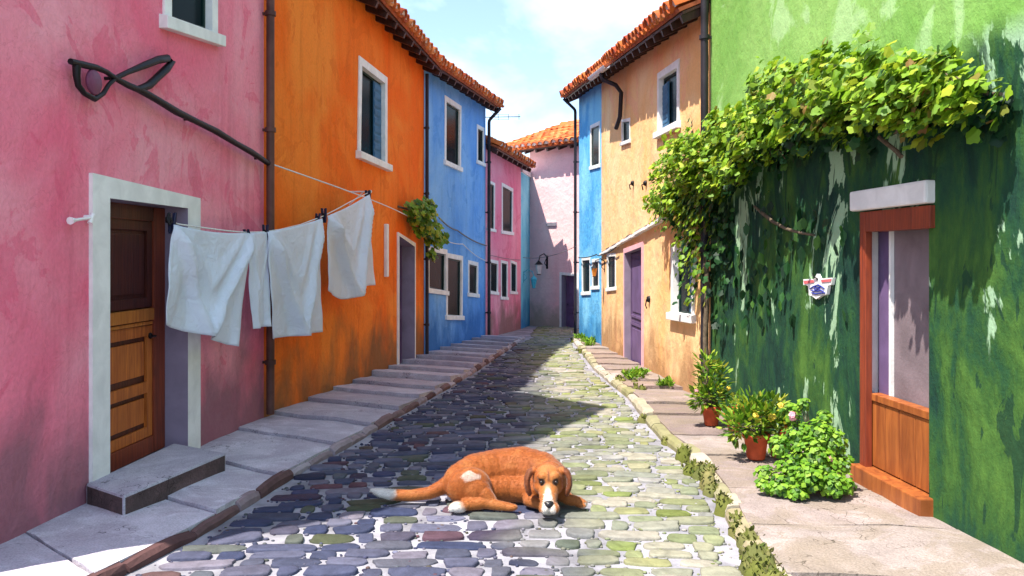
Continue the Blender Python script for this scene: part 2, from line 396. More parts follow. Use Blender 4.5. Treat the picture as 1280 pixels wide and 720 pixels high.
def window(house, f, corners, band=.09, depth=.07, sill=True, trim='white', shutter=None, mull=False, sillout=.08, off=.022):
    q = f.quad(corners)
    bb = band
    inner = inset(q, bb, bb, bb*.6)
    f.holes.append(inset(inner, -.012))
    mb = MB(); ring(mb, f, q, inner, off, -depth)
    w = mb.build('window', M[trim], house, bevel=.003)
    if sill:
        s = MB(); (u0,z0),(u1,z1) = q[3],q[2]
        a = [f.pt(u0-.06,z0-.03,-.02),f.pt(u1+.06,z1-.03,-.02),f.pt(u1+.06,z1-.03,sillout),f.pt(u0-.06,z0-.03,sillout)]
        b = [f.pt(u0-.06,z0+bb*.75,-.02),f.pt(u1+.06,z1+bb*.75,-.02),f.pt(u1+.06,z1+bb*.62,sillout),f.pt(u0-.06,z0+bb*.62,sillout)]
        s.box8(a+b); s.build('sill', M[trim], w, bevel=.008)
    # dark casement and glass
    c = MB(); i2 = inset(inner, .035)
    ring(c, f, inset(inner,-.004), i2, -depth+min(.02,depth*.4), -depth+.005, -depth+.005)
    if mull:
        um = (inner[0][0]+inner[1][0])/2; z1 = max(inner[0][1],inner[1][1]); z0 = min(inner[2][1],inner[3][1])
        c.obox(f.pt(um,(z0+z1)/2,-depth+.012), f.e*.018, f.n*.008, V((0,0,(z1-z0)/2-.03)))
    c.build('casement', M['casement'], w)
    g = MB(); g.add([f.pt(u,z,-depth+.004) for u,z in inset(inner,-.02)], [(0,1,2,3)])
    g.build('pane', M['glass'], w)
    if shutter:
        sh = MB(); far = inner[1][0] if shutter == 'far' else inner[0][0]
        zt = min(inner[0][1],inner[1][1])-.04; zb = max(inner[2][1],inner[3][1])+.02
        wd = (inner[1][0]-inner[0][0])*.34; s_ = -1 if shutter == 'far' else 1
        sh.obox(f.pt(far+s_*wd/2,(zt+zb)/2,-depth+.03), f.e*(wd/2-.006), f.n*.010, V((0,0,(zt-zb)/2)))
        for k in range(9):
            sh.obox(f.pt(far+s_*wd/2, zb+(zt-zb)*(k+.5)/9, -depth+.043), f.e*(wd/2-.03), f.n*.006+V((0,0,-.01)), V((0,0,(zt-zb)/30)))
        sh.build('shutter', M['shutter'], w)
    return w

def wall_mesh(house, f, mat, zb, tops, depth, ridge=None, gable=None, name='wall'):
    """front with openings, plus sides and back. tops: (z at near end, z at far end)"""
    L_ = f.len
    top = [(0,tops[0])] + ([gable] if gable else []) + [(L_,tops[1])]
    outer = [(0,zb)] + top + [(L_,zb)]
    loops = [outer] + f.holes
    tri = tessellate_polygon([[V((u,z,0)) for u,z in lp] for lp in loops])
    pts = [p for lp in loops for p in lp]
    mb = MB(); mb.add([f.pt(u,z) for u,z in pts], [tuple(t) for t in tri])
    n = -depth; rz = ridge if ridge else 0
    for u, z in ((0,tops[0]),(L_,tops[1])):
        if rz: mb.add([f.pt(u,zb),f.pt(u,zb,n),f.pt(u,z,n),f.pt(u,z+rz,n/2),f.pt(u,z)], [(0,1,2,3,4)])
        else: mb.add([f.pt(u,zb),f.pt(u,zb,n),f.pt(u,z,n),f.pt(u,z)], [(0,1,2,3)])
    mb.add([f.pt(u,z,n) for u,z in outer], [tuple(range(len(outer)))])
    bm_mat = mat
    o = mb.build(name, bm_mat, house, weld=True)
    bm = bmesh.new(); bm.from_mesh(o.data); bmesh.ops.recalc_face_normals(bm, faces=bm.faces); bm.to_mesh(o.data); bm.free()
    return o

def tile(mb, o, e, s, w, r0, r1, ln, th=.022, flip=False, mi=0, mortar=False, seg=6):
    """half-round clay tile starting at o, running up slope s"""
    vs = []
    for (q, r, up) in ((o, r0, .018), (o+s*ln, r1, 0.0)):
        for rr in (r, r-th):
            for k in range(seg+1):
                a = math.pi*k/seg
                h = math.sin(a)*rr*(-.75 if flip else 1)
                vs.append(q + e*(math.cos(a)*rr) + w*(h+up))
    n = seg+1; fs = []
    for k in range(seg):
        fs.append((k,k+1,2*n+k+1,2*n+k)); fs.append((n+k,3*n+k,3*n+k+1,n+k+1)); fs.append((k,n+k,n+k+1,k+1))
    mb.add(vs, fs, mi, True)
    if mortar:
        q = o + s*.035; rr = r0-th-.002
        mb.add([q+e*(math.cos(math.pi*k/seg)*rr)+w*(math.sin(math.pi*k/seg)*rr+.012) for k in range(n)], [tuple(range(n))], 1)

def roof(house, f, tops, pitch, run, over=.42, r=.12, ends=(.1,.1), rows=None, gutter=None, ridge_cap=False):
    rnd = random.Random(int(f.a.x*100)+int(f.a.y*37)+5)
    e = (f.pt(f.len,tops[1]) - f.pt(0,tops[0])).normalized()
    tp = math.tan(pitch); s = (-f.n + V((0,0,tp))).normalized()
    w = e.cross(s) if e.cross(s).z > 0 else s.cross(e)
    w.normalize()
    base = lambda u, t: f.pt(u, tops[0]+(tops[1]-tops[0])*u/f.len) + f.n*over + V((0,0,-tp*over)) + s*t + V((0,0,.05))
    mb = MB(); u0, u1 = -ends[0], f.len+ends[1]
    total = (run+over)/math.cos(pitch)
    # deck
    mb.box8([base(u0,.03), base(u1,.03), base(u1,total), base(u0,total)] + [base(u0,.03)+w*.05, base(u1,.03)+w*.05, base(u1,total)+w*.05, base(u0,total)+w*.05], 2)
    back = (f.n*-1 + V((0,0,-tp))).normalized()
    t2 = [base(u0,total), base(u1,total)]; bl = run/math.cos(pitch)
    mb.box8([t2[0],t2[1],t2[1]+back*bl,t2[0]+back*bl]+[x+V((0,0,.06)) for x in (t2[0],t2[1],t2[1]+back*bl,t2[0]+back*bl)], 2)
    pitchw = r*2.12; ncol = max(2, int((u1-u0)/pitchw)); rl = .36
    nrow = rows or int(total/rl)
    for i in range(ncol):
        u = u0 + (i+.5)*(u1-u0)/ncol
        for j in range(nrow):
            jx = rnd.uniform(-.012,.012); jt = rnd.uniform(-.035,.03) if j == 0 else rnd.uniform(-.015,.015)
            o = base(u+jx, j*rl+jt) + w*(.075+rnd.uniform(0,.012))
            ee = (e + s*rnd.uniform(-.05,.05)).normalized()
            tile(mb, o, ee, s, w, r*rnd.uniform(.96,1.08), r*.84, rl+.07, mortar=(j==0))
            if j < 3:
                o2 = base(u+pitchw/2, j*rl-.02) + w*.095
                tile(mb, o2, e, s, w, r*.8, r*.8, rl+.05, flip=True, seg=4)
    if ridge_cap:
        nr = int((u1-u0)/.36)
        for k in range(nr):
            o = base(u0+k*.36,total)+V((0,0,.1)); tile(mb, o, -f.n if False else w.cross(e).normalized(), e, V((0,0,1)), r*1.15, r, .42)
    ro = mb.build('roof', [M['tile'],M['tile_mortar'],M['deck']], house)
    # eave boards and rafter tails
    eb = MB()
    bx = lambda u, t: base(u,t) - w*.012
    eb.box8([bx(u0,.06)-w*.035, bx(u1,.06)-w*.035, bx(u1,over*1.12)-w*.035, bx(u0,over*1.12)-w*.035]+[bx(u0,.06), bx(u1,.06), bx(u1,over*1.12), bx(u0,over*1.12)])
    nr = int((u1-u0)/.5)
    for k in range(nr+1):
        u = u0+.06+(u1-u0-.12)*k/nr; c = bx(u, over*.58)-w*.085
        eb.obox(c, e*.035, s*(over*.5), w*.05)
    eb.build('eaves', M['soffit'], house)
    if gutter:
        g = MB(); a = base(gutter[0],0)+V((0,0,-.02)); b = base(gutter[1],0)+V((0,0,-.02))
        vs = []
        for q in (a,b):
            for rr in (.07,.06):
                for k in range(7):
                    an = math.pi*k/6; vs.append(q + f.n*(.05+math.cos(an)*rr) + V((0,0,-math.sin(an)*rr)))
        fs = []
        for k in range(6):
            fs += [(k,k+1,14+k+1,14+k),(7+k,21+k,21+k+1,7+k+1)]
        g.add(vs, fs, 0, True); g.build('gutter', M[gutter[2]], ro)
    return ro, base

def pipe(house, f, pts, r, mat, off=.07, name='drainpipe', brk=True):
    """pts: (u,z[,off]) along the facade"""
    mb = MB(); pp = [f.pt(p[0],p[1],p[2] if len(p)>2 else off) for p in pts]
    # round the corners a little
    q = []
    for i, p in enumerate(pp):
        if 0 < i < len(pp)-1:
            a = (pp[i-1]-p); b = (pp[i+1]-p); d = min(.06, a.length/3, b.length/3)
            q += [p+a.normalized()*d, p+(a.normalized()+b.normalized())*d*.22, p+b.normalized()*d]
        else: q.append(p)
    mb.tube(q, r, 10)
    if brk:
        z0 = min(p.z for p in pp); z1 = max(p.z for p in pp); k = z0+.6
        u, o = pts[-1][0], pts[-1][2] if len(pts[-1])>2 else off
        while k < z1-.4:
            c = f.pt(u,k,o); mb.tube([c-V((0,0,.025)), c+V((0,0,.025))], r*1.35, 10); mb.obox(f.pt(u,k,o/2), f.e*.015, f.n*(o/2), V((0,0,.015))); k += 1.35
    return mb.build(name, M[mat], house)

def house(name, label, f, cat='house'):
    m = (f.a+f.b)/2; return thing(name, label, cat, V((m.x, m.y, ground(m.y))), None)

# plan of the street ---------------------------------------------------------
lx = lambda d: -3.46+.0606*d
F_pink = Facade((lx(4.2),4.2),(-2.895,9.33),'L')
F_or = Facade((-2.895,9.33),(-1.815,16.5),'L')
F_bl = Facade((-1.815,16.5),(-.713,21.6),'L')
F_rose = Facade((-.713,21.6),(.28,25.2),'L')
F_cy = Facade((.28,25.2),(.60,27.0),'L')
F_rear = Facade((.60,27.0),(3.7,23.9),'L')
F_gr = Facade((2.53+(10.2-3.0)*.0733,3.0),(2.53,10.2),'R')
F_ap = Facade((2.53,10.2),(2.07,18.5),'R')
F_sb = Facade((2.07,18.5),(1.80,21.5),'R')
def zb(f, u): return ground(f.pt(u,0).y)
BASE = -1.2

# ------------------------------------------------------------------ setting
def build_ground():
    mb = MB(); s = 600
    mb.add([(-s,-s,ground(-s)-.06),(s,-s,ground(-s)-.06),(s,s,ground(s)-.06),(-s,s,ground(s)-.06)], [(0,1,2,3)])
    structure(mb, 'ground', M['dirt'])
build_ground()
KL = [(-3.0,-4.0),(-2.75,2.0),(-2.40,4.0),(-2.06,5.35),(-1.83,7.11),(-1.65,8.03),(-1.27,10.36),(-.74,13.5),(-.30,16.7),(.25,20.6),(.45,22.0),(.62,24.0),(.85,26.5),(.9,31)]
KR = [(1.30,-4.0),(1.36,3.0),(1.46,5.22),(1.60,6.36),(1.64,7.48),(1.56,8.2),(1.56,9.07),(1.62,11.1),(1.55,12.7),(1.48,14.6),(1.55,19.4),(1.60,21.5),(3.5,22.5),(6,26),(6,31)]
def interp(K, y):
    if y <= K[0][1]: return K[0][0]
    for (x0,y0),(x1,y1) in zip(K,K[1:]):
        if y <= y1: return x0+(x1-x0)*(y-y0)/(y1-y0)
    return K[-1][0]
def wl(y):      # left house line
    for f in (F_pink,F_or,F_bl,F_rose,F_cy):
        if y <= f.b.y or f is F_cy:
            t = (y-f.a.y)/(f.b.y-f.a.y); return f.a.x+(f.b.x-f.a.x)*t
def wr(y):
    for f in (F_gr,F_ap,F_sb):
        if y <= f.b.y or f is F_sb:
            t = (y-f.a.y)/(f.b.y-f.a.y); return f.a.x+(f.b.x-f.a.x)*t

def build_road():
    rnd = random.Random(3); mb = MB()
    # mortar bed
    nx, ny = 60, 260; x0, x1, y0, y1 = -4.5, 7.0, -4.0, 31.0; vs = []
    for j in range(ny+1):
        for i in range(nx+1):
            x = x0+(x1-x0)*i/nx; y = y0+(y1-y0)*j/ny
            vs.append((x, y, ground(y)+.012*mnoise.noise(V((x*1.3,y*1.3,0)))))
    mb.add(vs, [(j*(nx+1)+i, j*(nx+1)+i+1, (j+1)*(nx+1)+i+1, (j+1)*(nx+1)+i) for j in range(ny) for i in range(nx)], 0, True)
    y = 1.2
    while y < 26.6:
        rowd = rnd.uniform(.13,.205)
        xa = interp(KL,y)+.07; xb = min(interp(KR,y)-.06, 4.2 if y > 22 else 9)
        x = xa + rnd.uniform(-.1,.1)
        while x < xb-.08:
            wd = rnd.choice([.15,.2,.25,.29,.34,.42])*rnd.uniform(.85,1.15)
            wd = min(wd, xb-x)
            cx = x+wd/2; arch = .16*math.sin((x-xa)/(max(.5,xb-xa))*math.pi) + .05*math.sin(x*2.1+y*1.3)
            cy = y+rowd/2 + arch*.8 - .1 + rnd.uniform(-.02,.02)
            hx = wd/2-rnd.uniform(.012,.028); hy = rowd/2*rnd.uniform(.74,.9)
            ang = rnd.uniform(-.1,.1) + .12*math.cos((x-xa)/(max(.5,xb-xa))*math.pi)
            if hx > .04:
                hz = ground(cy)+.012*mnoise.noise(V((cx*1.3,cy*1.3,0)))
                top = rnd.uniform(.010,.026); k = 14; ex = rnd.uniform(.42,.72); tx = rnd.uniform(-.05,.05); ty = rnd.uniform(-.05,.05)
                ph = rnd.uniform(0,6)
                rings = []
                for sc, z in ((1.0,-.02),(1.0,top*.6),(.93,top*.95),(.62,top)):
                    for q in range(k):
                        a = 2*math.pi*q/k; cs, sn = math.cos(a), math.sin(a)
                        wob = 1+.07*math.sin(3*a+ph)+.04*math.sin(5*a+ph*2)
                        px = math.copysign(abs(cs)**ex, cs)*hx*wob*(1-(1-sc)*.6*min(1,hy/hx)-(0)) if sc < 1 else math.copysign(abs(cs)**ex, cs)*hx*wob
                        py = math.copysign(abs(sn)**ex, sn)*hy*wob*sc
                        X = cx+px*math.cos(ang)-py*math.sin(ang); Y = cy+px*math.sin(ang)+py*math.cos(ang)
                        rings.append((X, Y, hz+z+px*tx+py*ty))
                rings.append((cx,cy,hz+top*1.05))
                fs = [(i*k+q,i*k+(q+1)%k,(i+1)*k+(q+1)%k,(i+1)*k+q) for i in range(3) for q in range(k)]
                fs += [(3*k+q,3*k+(q+1)%k,4*k) for q in range(k)]
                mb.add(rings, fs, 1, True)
            x += wd
        y += rowd
    for _ in range(5200):      # grit and pebbles lying in the joints
        yy = rnd.uniform(3.8,13); xx = rnd.uniform(interp(KL,yy)+.05, interp(KR,yy)-.05); r_ = rnd.uniform(.006,.016)
        mb.ell((xx,yy,ground(yy)+.012*mnoise.noise(V((xx*1.3,yy*1.3,0)))+r_*.4), (r_*rnd.uniform(.8,1.5),r_,r_*.6), 6, 4, 1)
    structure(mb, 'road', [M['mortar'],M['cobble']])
build_road()

def slab_row(K, wall, ys, name, mat, side, saw, h, slant, seed):
    rnd = random.Random(seed); mb = MB()
    for a, b in zip(ys, ys[1:]):
        g = .012
        # kerb-side corners lie nearer than the wall-side ones
        def pk(y): return V((interp(K,y), y, 0))
        def pw(y): return V((wall(y), y, 0))
        ka, kb, wa, wb = pk(a-slant+g), pk(b-slant-g), pw(a+g), pw(b-g)
        if side == 'R':
            ins = V((.10,0,0))
            ka += ins; kb += ins; wa += V((.0,0,0)); wb += V((.0,0,0))
        else:
            ins = V((-.045,0,0)); ka += ins; kb += ins
        za = h+saw*rnd.uniform(.6,1.2)*min(1,max(.15,(a-4.5)/6)); zb_ = h+rnd.uniform(-.01,.01)
        corners = [ka,kb,wb,wa] if side == 'L' else [wa,wb,kb,ka]
        top = []
        nx_, ny_ = 6, 5
        # subdivided top so it can be uneven
        for j in range(ny_+1):
            for i in range(nx_+1):
                s_, t = i/nx_, j/ny_
                p = (wa*(1-t)+wb*t)*(1-s_)+(ka*(1-t)+kb*t)*s_
                z = ground(p.y)+za*(1-t)+zb_*t + .018*mnoise.noise(V((p.x*2.2,p.y*2.2,seed)))
                if i in (0,nx_) or j in (0,ny_): z -= .008
                jit = rnd.uniform(-.01,.01) if (i==nx_ or j in (0,ny_)) else 0
                top.append(V((p.x,p.y+jit,z)))
        W = nx_+1
        fs = [(j*W+i, j*W+i+1, (j+1)*W+i+1, (j+1)*W+i) for j in range(ny_) for i in range(nx_)]
        mb_idx = [i for i in range(W)] + [j*W+nx_ for j in range(1,ny_+1)] + [ny_*W+i for i in range(nx_-1,-1,-1)] + [j*W for j in range(ny_-1,0,-1)]
        vs = list(top); base_i = len(vs)
        for q in mb_idx: vs.append(V((top[q].x,top[q].y,ground(top[q].y)-.05)))
        m_ = len(mb_idx)
        for k in range(m_):
            fs.append((mb_idx[k], base_i+k, base_i+(k+1)%m_, mb_idx[(k+1)%m_]))
        mb.add(vs, fs, 0, False)
    o = structure(mb, name, mat); return o
def kerb(K, y0, y1, name, mat, side, wdt, h, seed):
    rnd = random.Random(seed); mb = MB(); y = y0
    while y < y1:
        ln = rnd.uniform(.3,.65); a, b = y+.008, min(y+ln,y1)-.008
        s_ = 1 if side == 'R' else -1
        pts = []
        hh = h+rnd.uniform(-.02,.015)
        n = 4
        prof = [(-.0,-.05),(-.012+rnd.uniform(0,.02),hh*.55),(.02,hh*.92),(.045,hh),(wdt,hh+.005),(wdt,-.05)]
        for j in range(n+1):
            yy = a+(b-a)*j/n; x = interp(K,yy); ed = .012 if j in (0,n) else 0
            for (dx,dz) in prof:
                pts.append((x+s_*dx+.012*mnoise.noise(V((x*6,yy*6,dz*20))), yy, ground(yy)+dz-ed*(dz>0)+.012*mnoise.noise(V((x*4,yy*5,3)))))
        m_ = len(prof)
        fs = [(j*m_+i, j*m_+i+1, (j+1)*m_+i+1, (j+1)*m_+i) for j in range(n) for i in range(m_-1)]
        fs += [tuple(range(m_)), tuple(n*m_+i for i in range(m_-1,-1,-1))]
        mb.add(pts, fs, 0, False); y += ln
    structure(mb, name, mat)
ysl = [0.5,1.8,3.0,4.1,5.2,6.35,7.4,8.6,9.6,10.6,11.5,12.3,13.2,14.1,15.0,15.9,16.7,17.6,18.4,19.3,20.2,21.1,21.9]
slab_row(KL, lambda y: wl(y)-.03, ysl, 'pavement', M['slab_l'], 'L', .075, .075, .75, 5)
kerb(KL, -2, 21.4, 'kerb', M['kerb_l'], 'L', .05, .08, 8)
ysr = [-1,1.0,2.3,3.3,4.3,5.2,6.1,7.2,8.1,9.3,10.2,11.5,12.4,13.6,14.5,15.6,16.5,17.5,18.6,19.6,20.6,21.6]
slab_row(KR, lambda y: wr(y)+.03, ysr, 'pavement', M['slab_r'], 'R', .03, .095, -.12, 6)
kerb(KR, -2, 21.4, 'kerb', M['kerb_r'], 'R', .12, .10, 9)

def leaf(mb, p, size, nrm, rnd, lobes=5, mi=0, fold=.25):
    n = nrm.normalized(); a = n.orthogonal().normalized(); an = rnd.uniform(0,6.28)
    a = (Matrix.Rotation(an,3,n) @ a); b = n.cross(a)
    pts = []; k = lobes*3 if size > .06 else lobes*2
    for i in range(k):
        t = 2*math.pi*i/k; r = size*((.5,.46,.37)[i % 3] if k == lobes*3 else (.5 if i % 2 == 0 else .38))*rnd.uniform(.93,1.07)
        pts.append(p + a*(math.cos(t)*r) + b*(math.sin(t)*r*.92) - n*(abs(math.cos(t))*r*fold))
    mb.add([p]+pts, [(0,i+1,(i+1)%k+1) for i in range(k)], mi, False)
def ovleaf(mb, p, d, size, rnd, wd=.42, mi=0):
    d = d.normalized(); s = d.cross(V((rnd.uniform(-1,1),rnd.uniform(-1,1),1.5))).normalized(); u = s.cross(d)
    pts = [p, p+d*size*.35+s*size*wd*.5, p+d*size*.7+s*size*wd*.4-u*size*.05, p+d*size-u*size*.12, p+d*size*.7-s*size*wd*.4-u*size*.05, p+d*size*.35-s*size*wd*.5, p+d*size*.5-u*size*.06]
    mb.add(pts, [(0,1,6),(1,2,6),(2,3,6),(3,4,6),(4,5,6),(5,0,6)], mi, False)

# moss and weeds along the right kerb
def moss():
    rnd = random.Random(21); mb = MB()
    def clump(x, y, r, h):
        z = ground(y)
        vs = []; k = 11
        for s_, zz in ((1,-.02),(.92,h*.45),(.6,h*.85),(.25,h)):
            for q in range(k):
                a = 6.283*q/k; rr = r*s_*rnd.uniform(.78,1.18)
                vs.append((x+math.cos(a)*rr, y+math.sin(a)*rr*1.35, z+zz*rnd.uniform(.8,1.15)))
        vs.append((x,y,z+h*1.03))
        fs = [(i*k+q,i*k+(q+1)%k,(i+1)*k+(q+1)%k,(i+1)*k+q) for i in range(3) for q in range(k)]+[(3*k+q,3*k+(q+1)%k,4*k) for q in range(k)]
        mb.add(vs, fs, 0, True)
        for q in range(int(60*r/.1)):
            a = rnd.uniform(0,6.28); rr = r*math.sqrt(rnd.random()); 
            p = V((x+math.cos(a)*rr, y+math.sin(a)*rr*1.35, z+h*(1-(rr/r)**2*.6)))
            ovleaf(mb, p, V((rnd.gauss(0,.6),rnd.gauss(0,.6),1)), rnd.uniform(.02,.05), rnd, .5)
    y = 4.4
    while y < 21:
        dens = .55 if y < 7.5 else (.3 if y < 15 else .4)
        if rnd.random() < dens:
            sc = 1.0 if y < 7.6 else .55
            x = interp(KR,y)+rnd.uniform(-.05,.07)
            clump(x, y, sc*rnd.uniform(.045,.13), sc*rnd.uniform(.06,.15))
        y += rnd.uniform(.09,.16) if y < 7.6 else rnd.uniform(.2,.5)
    for _ in range(9):
        y = rnd.uniform(11.5,13.5); clump(interp(KR,y)+rnd.uniform(.08,.35), y, rnd.uniform(.06,.1), .04+.1)
    o = structure(mb, 'moss', M['moss'], kind='stuff')
moss()
# green weeds against the right house fronts
def weeds():
    rnd = random.Random(22); mb = MB()
    for (cx_, cy_, r, n) in ((1.85,19.2,.18,160),(1.75,18.2,.12,90),(2.05,12.9,.12,110),(2.22,11.6,.1,80),(2.45,10.1,.12,90),(1.72,20.3,.12,90),(1.9,12.6,.16,120)):
        for _ in range(n):
            a = rnd.uniform(0,6.28); rr = r*math.sqrt(rnd.random()); p = V((cx_+math.cos(a)*rr, cy_+math.sin(a)*rr, ground(cy_)+.09+rnd.uniform(0,.08)))
            ovleaf(mb, p, V((rnd.gauss(0,.7),rnd.gauss(0,.7),1)), rnd.uniform(.06,.13), rnd, .35)
    structure(mb, 'weeds', M['leaf_bright'], kind='stuff')
weeds()

# ------------------------------------------------------------------ left pink house
H = house('pink_house', 'tall pink house with white-framed brown door and stone doorstep, nearest on the left side', F_pink)
f = F_pink
# doorway
un, _ = f.hit(133,300); uf, _ = f.hit(231,300)
oun, _ = f.hit(111,300); ouf, _ = f.hit(247,300)
zt_in, zt_out, z0 = 2.19, 2.36, -.02
inner = [(un,zt_in),(uf,zt_in),(uf,z0),(un,z0)]; outer = [(oun,zt_out),(ouf,zt_out-.06),(ouf,z0-.16),(oun,z0-.16)]
f.holes.append([(un-.012,zt_in+.012),(uf+.012,zt_in+.012),(uf+.012,z0-.05),(un-.012,z0-.05)])
DEP = .24
def surround(house_, f, outer, inner, depth, mat, matin, name='door_surround', off=.03):
    mb = MB()
    O = [f.pt(u,z,off) for u,z in outer]; I = [f.pt(u,z,off) for u,z in inner]
    Ob = [f.pt(u,z,-.01) for u,z in outer]; Ib = [f.pt(u,z,-depth) for u,z in inner]
    for i, j in ((3,0),(0,1),(1,2)):
        mb.add([O[i],O[j],I[j],I[i]], [(0,1,2,3)], 0); mb.add([O[i],Ob[i],Ob[j],O[j]], [(0,1,2,3)], 0)
        mb.add([I[i],I[j],Ib[j],Ib[i]], [(0,1,2,3)], 1)
    mb.add([I[3],Ib[3],Ib[2],I[2]], [(0,1,2,3)], 1)
    return mb.build(name, [M[mat],M[matin]], house_)
surround(H, f, outer, inner, DEP, 'white', 'mauve')
# leaf: stiles and rails proud of dark panels
uw = uf-un
def rect(mb, u0, u1, za, zb_, o0, o1, mi=0, f=f):
    mb.obox(f.pt((u0+u1)/2,(za+zb_)/2,(o0+o1)/2), f.e*abs(u1-u0)/2, f.n*abs(o1-o0)/2, V((0,0,abs(zb_-za)/2)), mi)
dl = MB()
rect(dl, un+.003, uf-.003, z0+.01, zt_in-.003, -DEP-.03, -DEP+.01)                 # back slab
door = dl.build('door', M['door_top'], H)
fr = MB()
st = .12
rect(fr, un+.004, un+.05, z0+.012, zt_in-.004, -DEP+.01, -DEP+.05)
rect(fr, uf-.20, uf-.004, z0+.012, zt_in-.004, -DEP+.01, -DEP+.055)
rect(fr, un+.05, uf-.20, zt_in-.13, zt_in-.004, -DEP+.01, -DEP+.05, 1)
rect(fr, un+.05, uf-.20, z0+.012, z0+.16, -DEP+.01, -DEP+.05)
fr.build('door_frame', [M['redwood'],M['door_top']], door, bevel=.004)
zm = 1.20
up = MB(); ring_ = lambda mb, a, b, c, d, w_, o0, o1, mi=0: [rect(mb,a,a+w_,c,d,o0,o1,mi), rect(mb,b-w_,b,c,d,o0,o1,mi), rect(mb,a+w_,b-w_,c,c+w_,o0,o1,mi), rect(mb,a+w_,b-w_,d-w_,d,o0,o1,mi)]
ring_(up, un+.055, uf-.205, zm+.10, zt_in-.135, .085, -DEP+.012, -DEP+.038)
rect(up, un+.17, uf-.32, zm+.22, zt_in-.25, -DEP+.012, -DEP+.024)
up.build('door_panel', M['door_top'], door, bevel=.006)['label'] = 'dark mahogany upper door panel'
rl = MB(); rect(rl, un+.055, uf-.205, zm-.02, zm+.085, -DEP+.012, -DEP+.06)
rect(rl, un+.055, uf-.205, zm-.06, zm-.03, -DEP+.012, -DEP+.045)
rl.build('door_rail', M['door_rail'], door, bevel=.006)
lo = MB(); ring_(lo, un+.055, uf-.205, z0+.165, zm-.07, .09, -DEP+.012, -DEP+.04)
rect(lo, un+.19, uf-.34, z0+.72, zm-.2, -DEP+.012, -DEP+.035); rect(lo, un+.145, uf-.295, z0+.56, z0+.66, -DEP+.012, -DEP+.045)
rect(lo, un+.19, uf-.34, z0+.30, z0+.52, -DEP+.012, -DEP+.035)
lo.build('door_panel', M['door_low'], door, bevel=.006)['label'] = 'orange varnished lower door panel'
hd = MB(); hp = f.pt(uf-.26, 1.04, -DEP+.05)
hd.tube([hp, hp+f.n*.05, hp+f.n*.055-f.e*.09], .009, 8); hd.ell(hp, (.02,.02,.028))
hd.build('handle', M['iron'], door)
window(H, f, [(203,-72),(270,-45),(270,53),(203,33)], band=.13)
wall_mesh(H, f, M['pink'], BASE, (5.4,7.2), 6.5, gable=(3.0,10.4))
# unseen gable and its roof, added above the frame to cast the triangular street shadow
rf = MB()
def slope(a, b):
    A = f.pt(a[0],a[1],.1); B = f.pt(b[0],b[1],.1); A2 = f.pt(a[0],a[1],-6.8); B2 = f.pt(b[0],b[1],-6.8); t = V((0,0,.12))
    rf.box8([A,B,B2,A2,A+t,B+t,B2+t,A2+t], 0)
slope((-.05,5.33),(3.0,10.43)); slope((3.0,10.43),(5.14+.02,7.22))
rf.build('roof', M['deck'], H)
pz = f.len-.03
pipe(H, f, [(pz,7.1,.09),(pz,ground(9.3)+.12,.09)], .048, 'pipe_brown')

# doorstep
ds = MB()
q = [(-2.67,5.5),(-2.42,6.77),(-3.05+.03,7.15),(-3.10,5.82)]
zt = lambda y: .09+.0*y
corner = [V((x,y,ground(y)+.02)) for x,y in q]; ctop = [V((x,y,.10-.012*(y-5.5))) for x,y in q]
corner = [corner[0],corner[1],corner[2],corner[3]]
ds.add(ctop, [(3,2,1,0)][:0] or [(0,1,2,3)], 0)
for i in range(4):
    j = (i+1) % 4; ds.add([corner[i],corner[j],ctop[j],ctop[i]], [(0,1,2,3)], 1)
solo(ds, 'doorstep', [M['stone'],M['stone_side']], 'low grey stone block step below the brown door of the pink house', 'doorstep', bevel=.018)

# ------------------------------------------------------------------ orange house
H = house('orange_house', 'bright orange house between the pink house and the blue house on the left', F_or); f = F_or
window(H, f, [(450,71),(483,97),(483,212),(444,195)], band=.13, shutter='far', depth=.09, sillout=.10)
# narrow doorway at the far end
def doorway(H, f, c, band, depth, trim, inmat, leafmat, lower=None, top_dark=False):
    q = f.quad(c); inn = inset(q, band, band, 0)
    f.holes.append([(inn[0][0]-.01,inn[0][1]+.01),(inn[1][0]+.01,inn[1][1]+.01),(inn[2][0]+.01,inn[2][1]+.004),(inn[3][0]-.01,inn[3][1]+.004)])
    surround(H, f, q, inn, depth, trim, inmat)
    mb = MB(); u0, u1 = inn[0][0], inn[1][0]; za = min(inn[2][1],inn[3][1]); zt_ = max(inn[0][1],inn[1][1])
    rect(mb, u0-.01, u1+.01, za-.02, zt_+.02, -depth-.04, -depth+.004, f=f)
    d = mb.build('door', M[leafmat], H)
    p = MB(); w_ = (u1-u0); zm_ = za+(zt_-za)*.42
    for (a, b) in ((za+.12,zm_-.05),(zm_+.05,zt_-.12)):
        for (x0,x1,z0_,z1_) in ((u0+.05,u0+.10,a,b),(u1-.10,u1-.05,a,b),(u0+.10,u1-.10,a,a+.05),(u0+.10,u1-.10,b-.05,b)):
            rect(p, x0, x1, z0_, z1_, -depth+.006, -depth+.024, f=f)
        rect(p, u0+.17, u1-.17, a+.11, b-.11, -depth+.006, -depth+.018, f=f)
    p.build('door_panel', M[lower or leafmat], d, bevel=.004)
    h = MB(); hp = f.pt(u0+.1, za+1.0, -depth+.02); h.ell(hp+f.n*.02,(.022,.022,.022)); h.build('handle', M['iron'], d)
    return d
doorway(H, f, [(496,290),(518,304),(518,461),(496,468)], .07, .24, 'white', 'mauve', 'violet')
wall_mesh(H, f, M['orange'], BASE, (5.95,5.68), 6, ridge=math.tan(.4)*3)
roof(H, f, (5.95,5.68), .4, 3.0, ends=(-.02,-.02), r=.125)
pipe(H, f, [(f.len-.02,5.5,.07),(f.len-.02,ground(16.5)+.1,.07)], .036, 'pipe_dark')
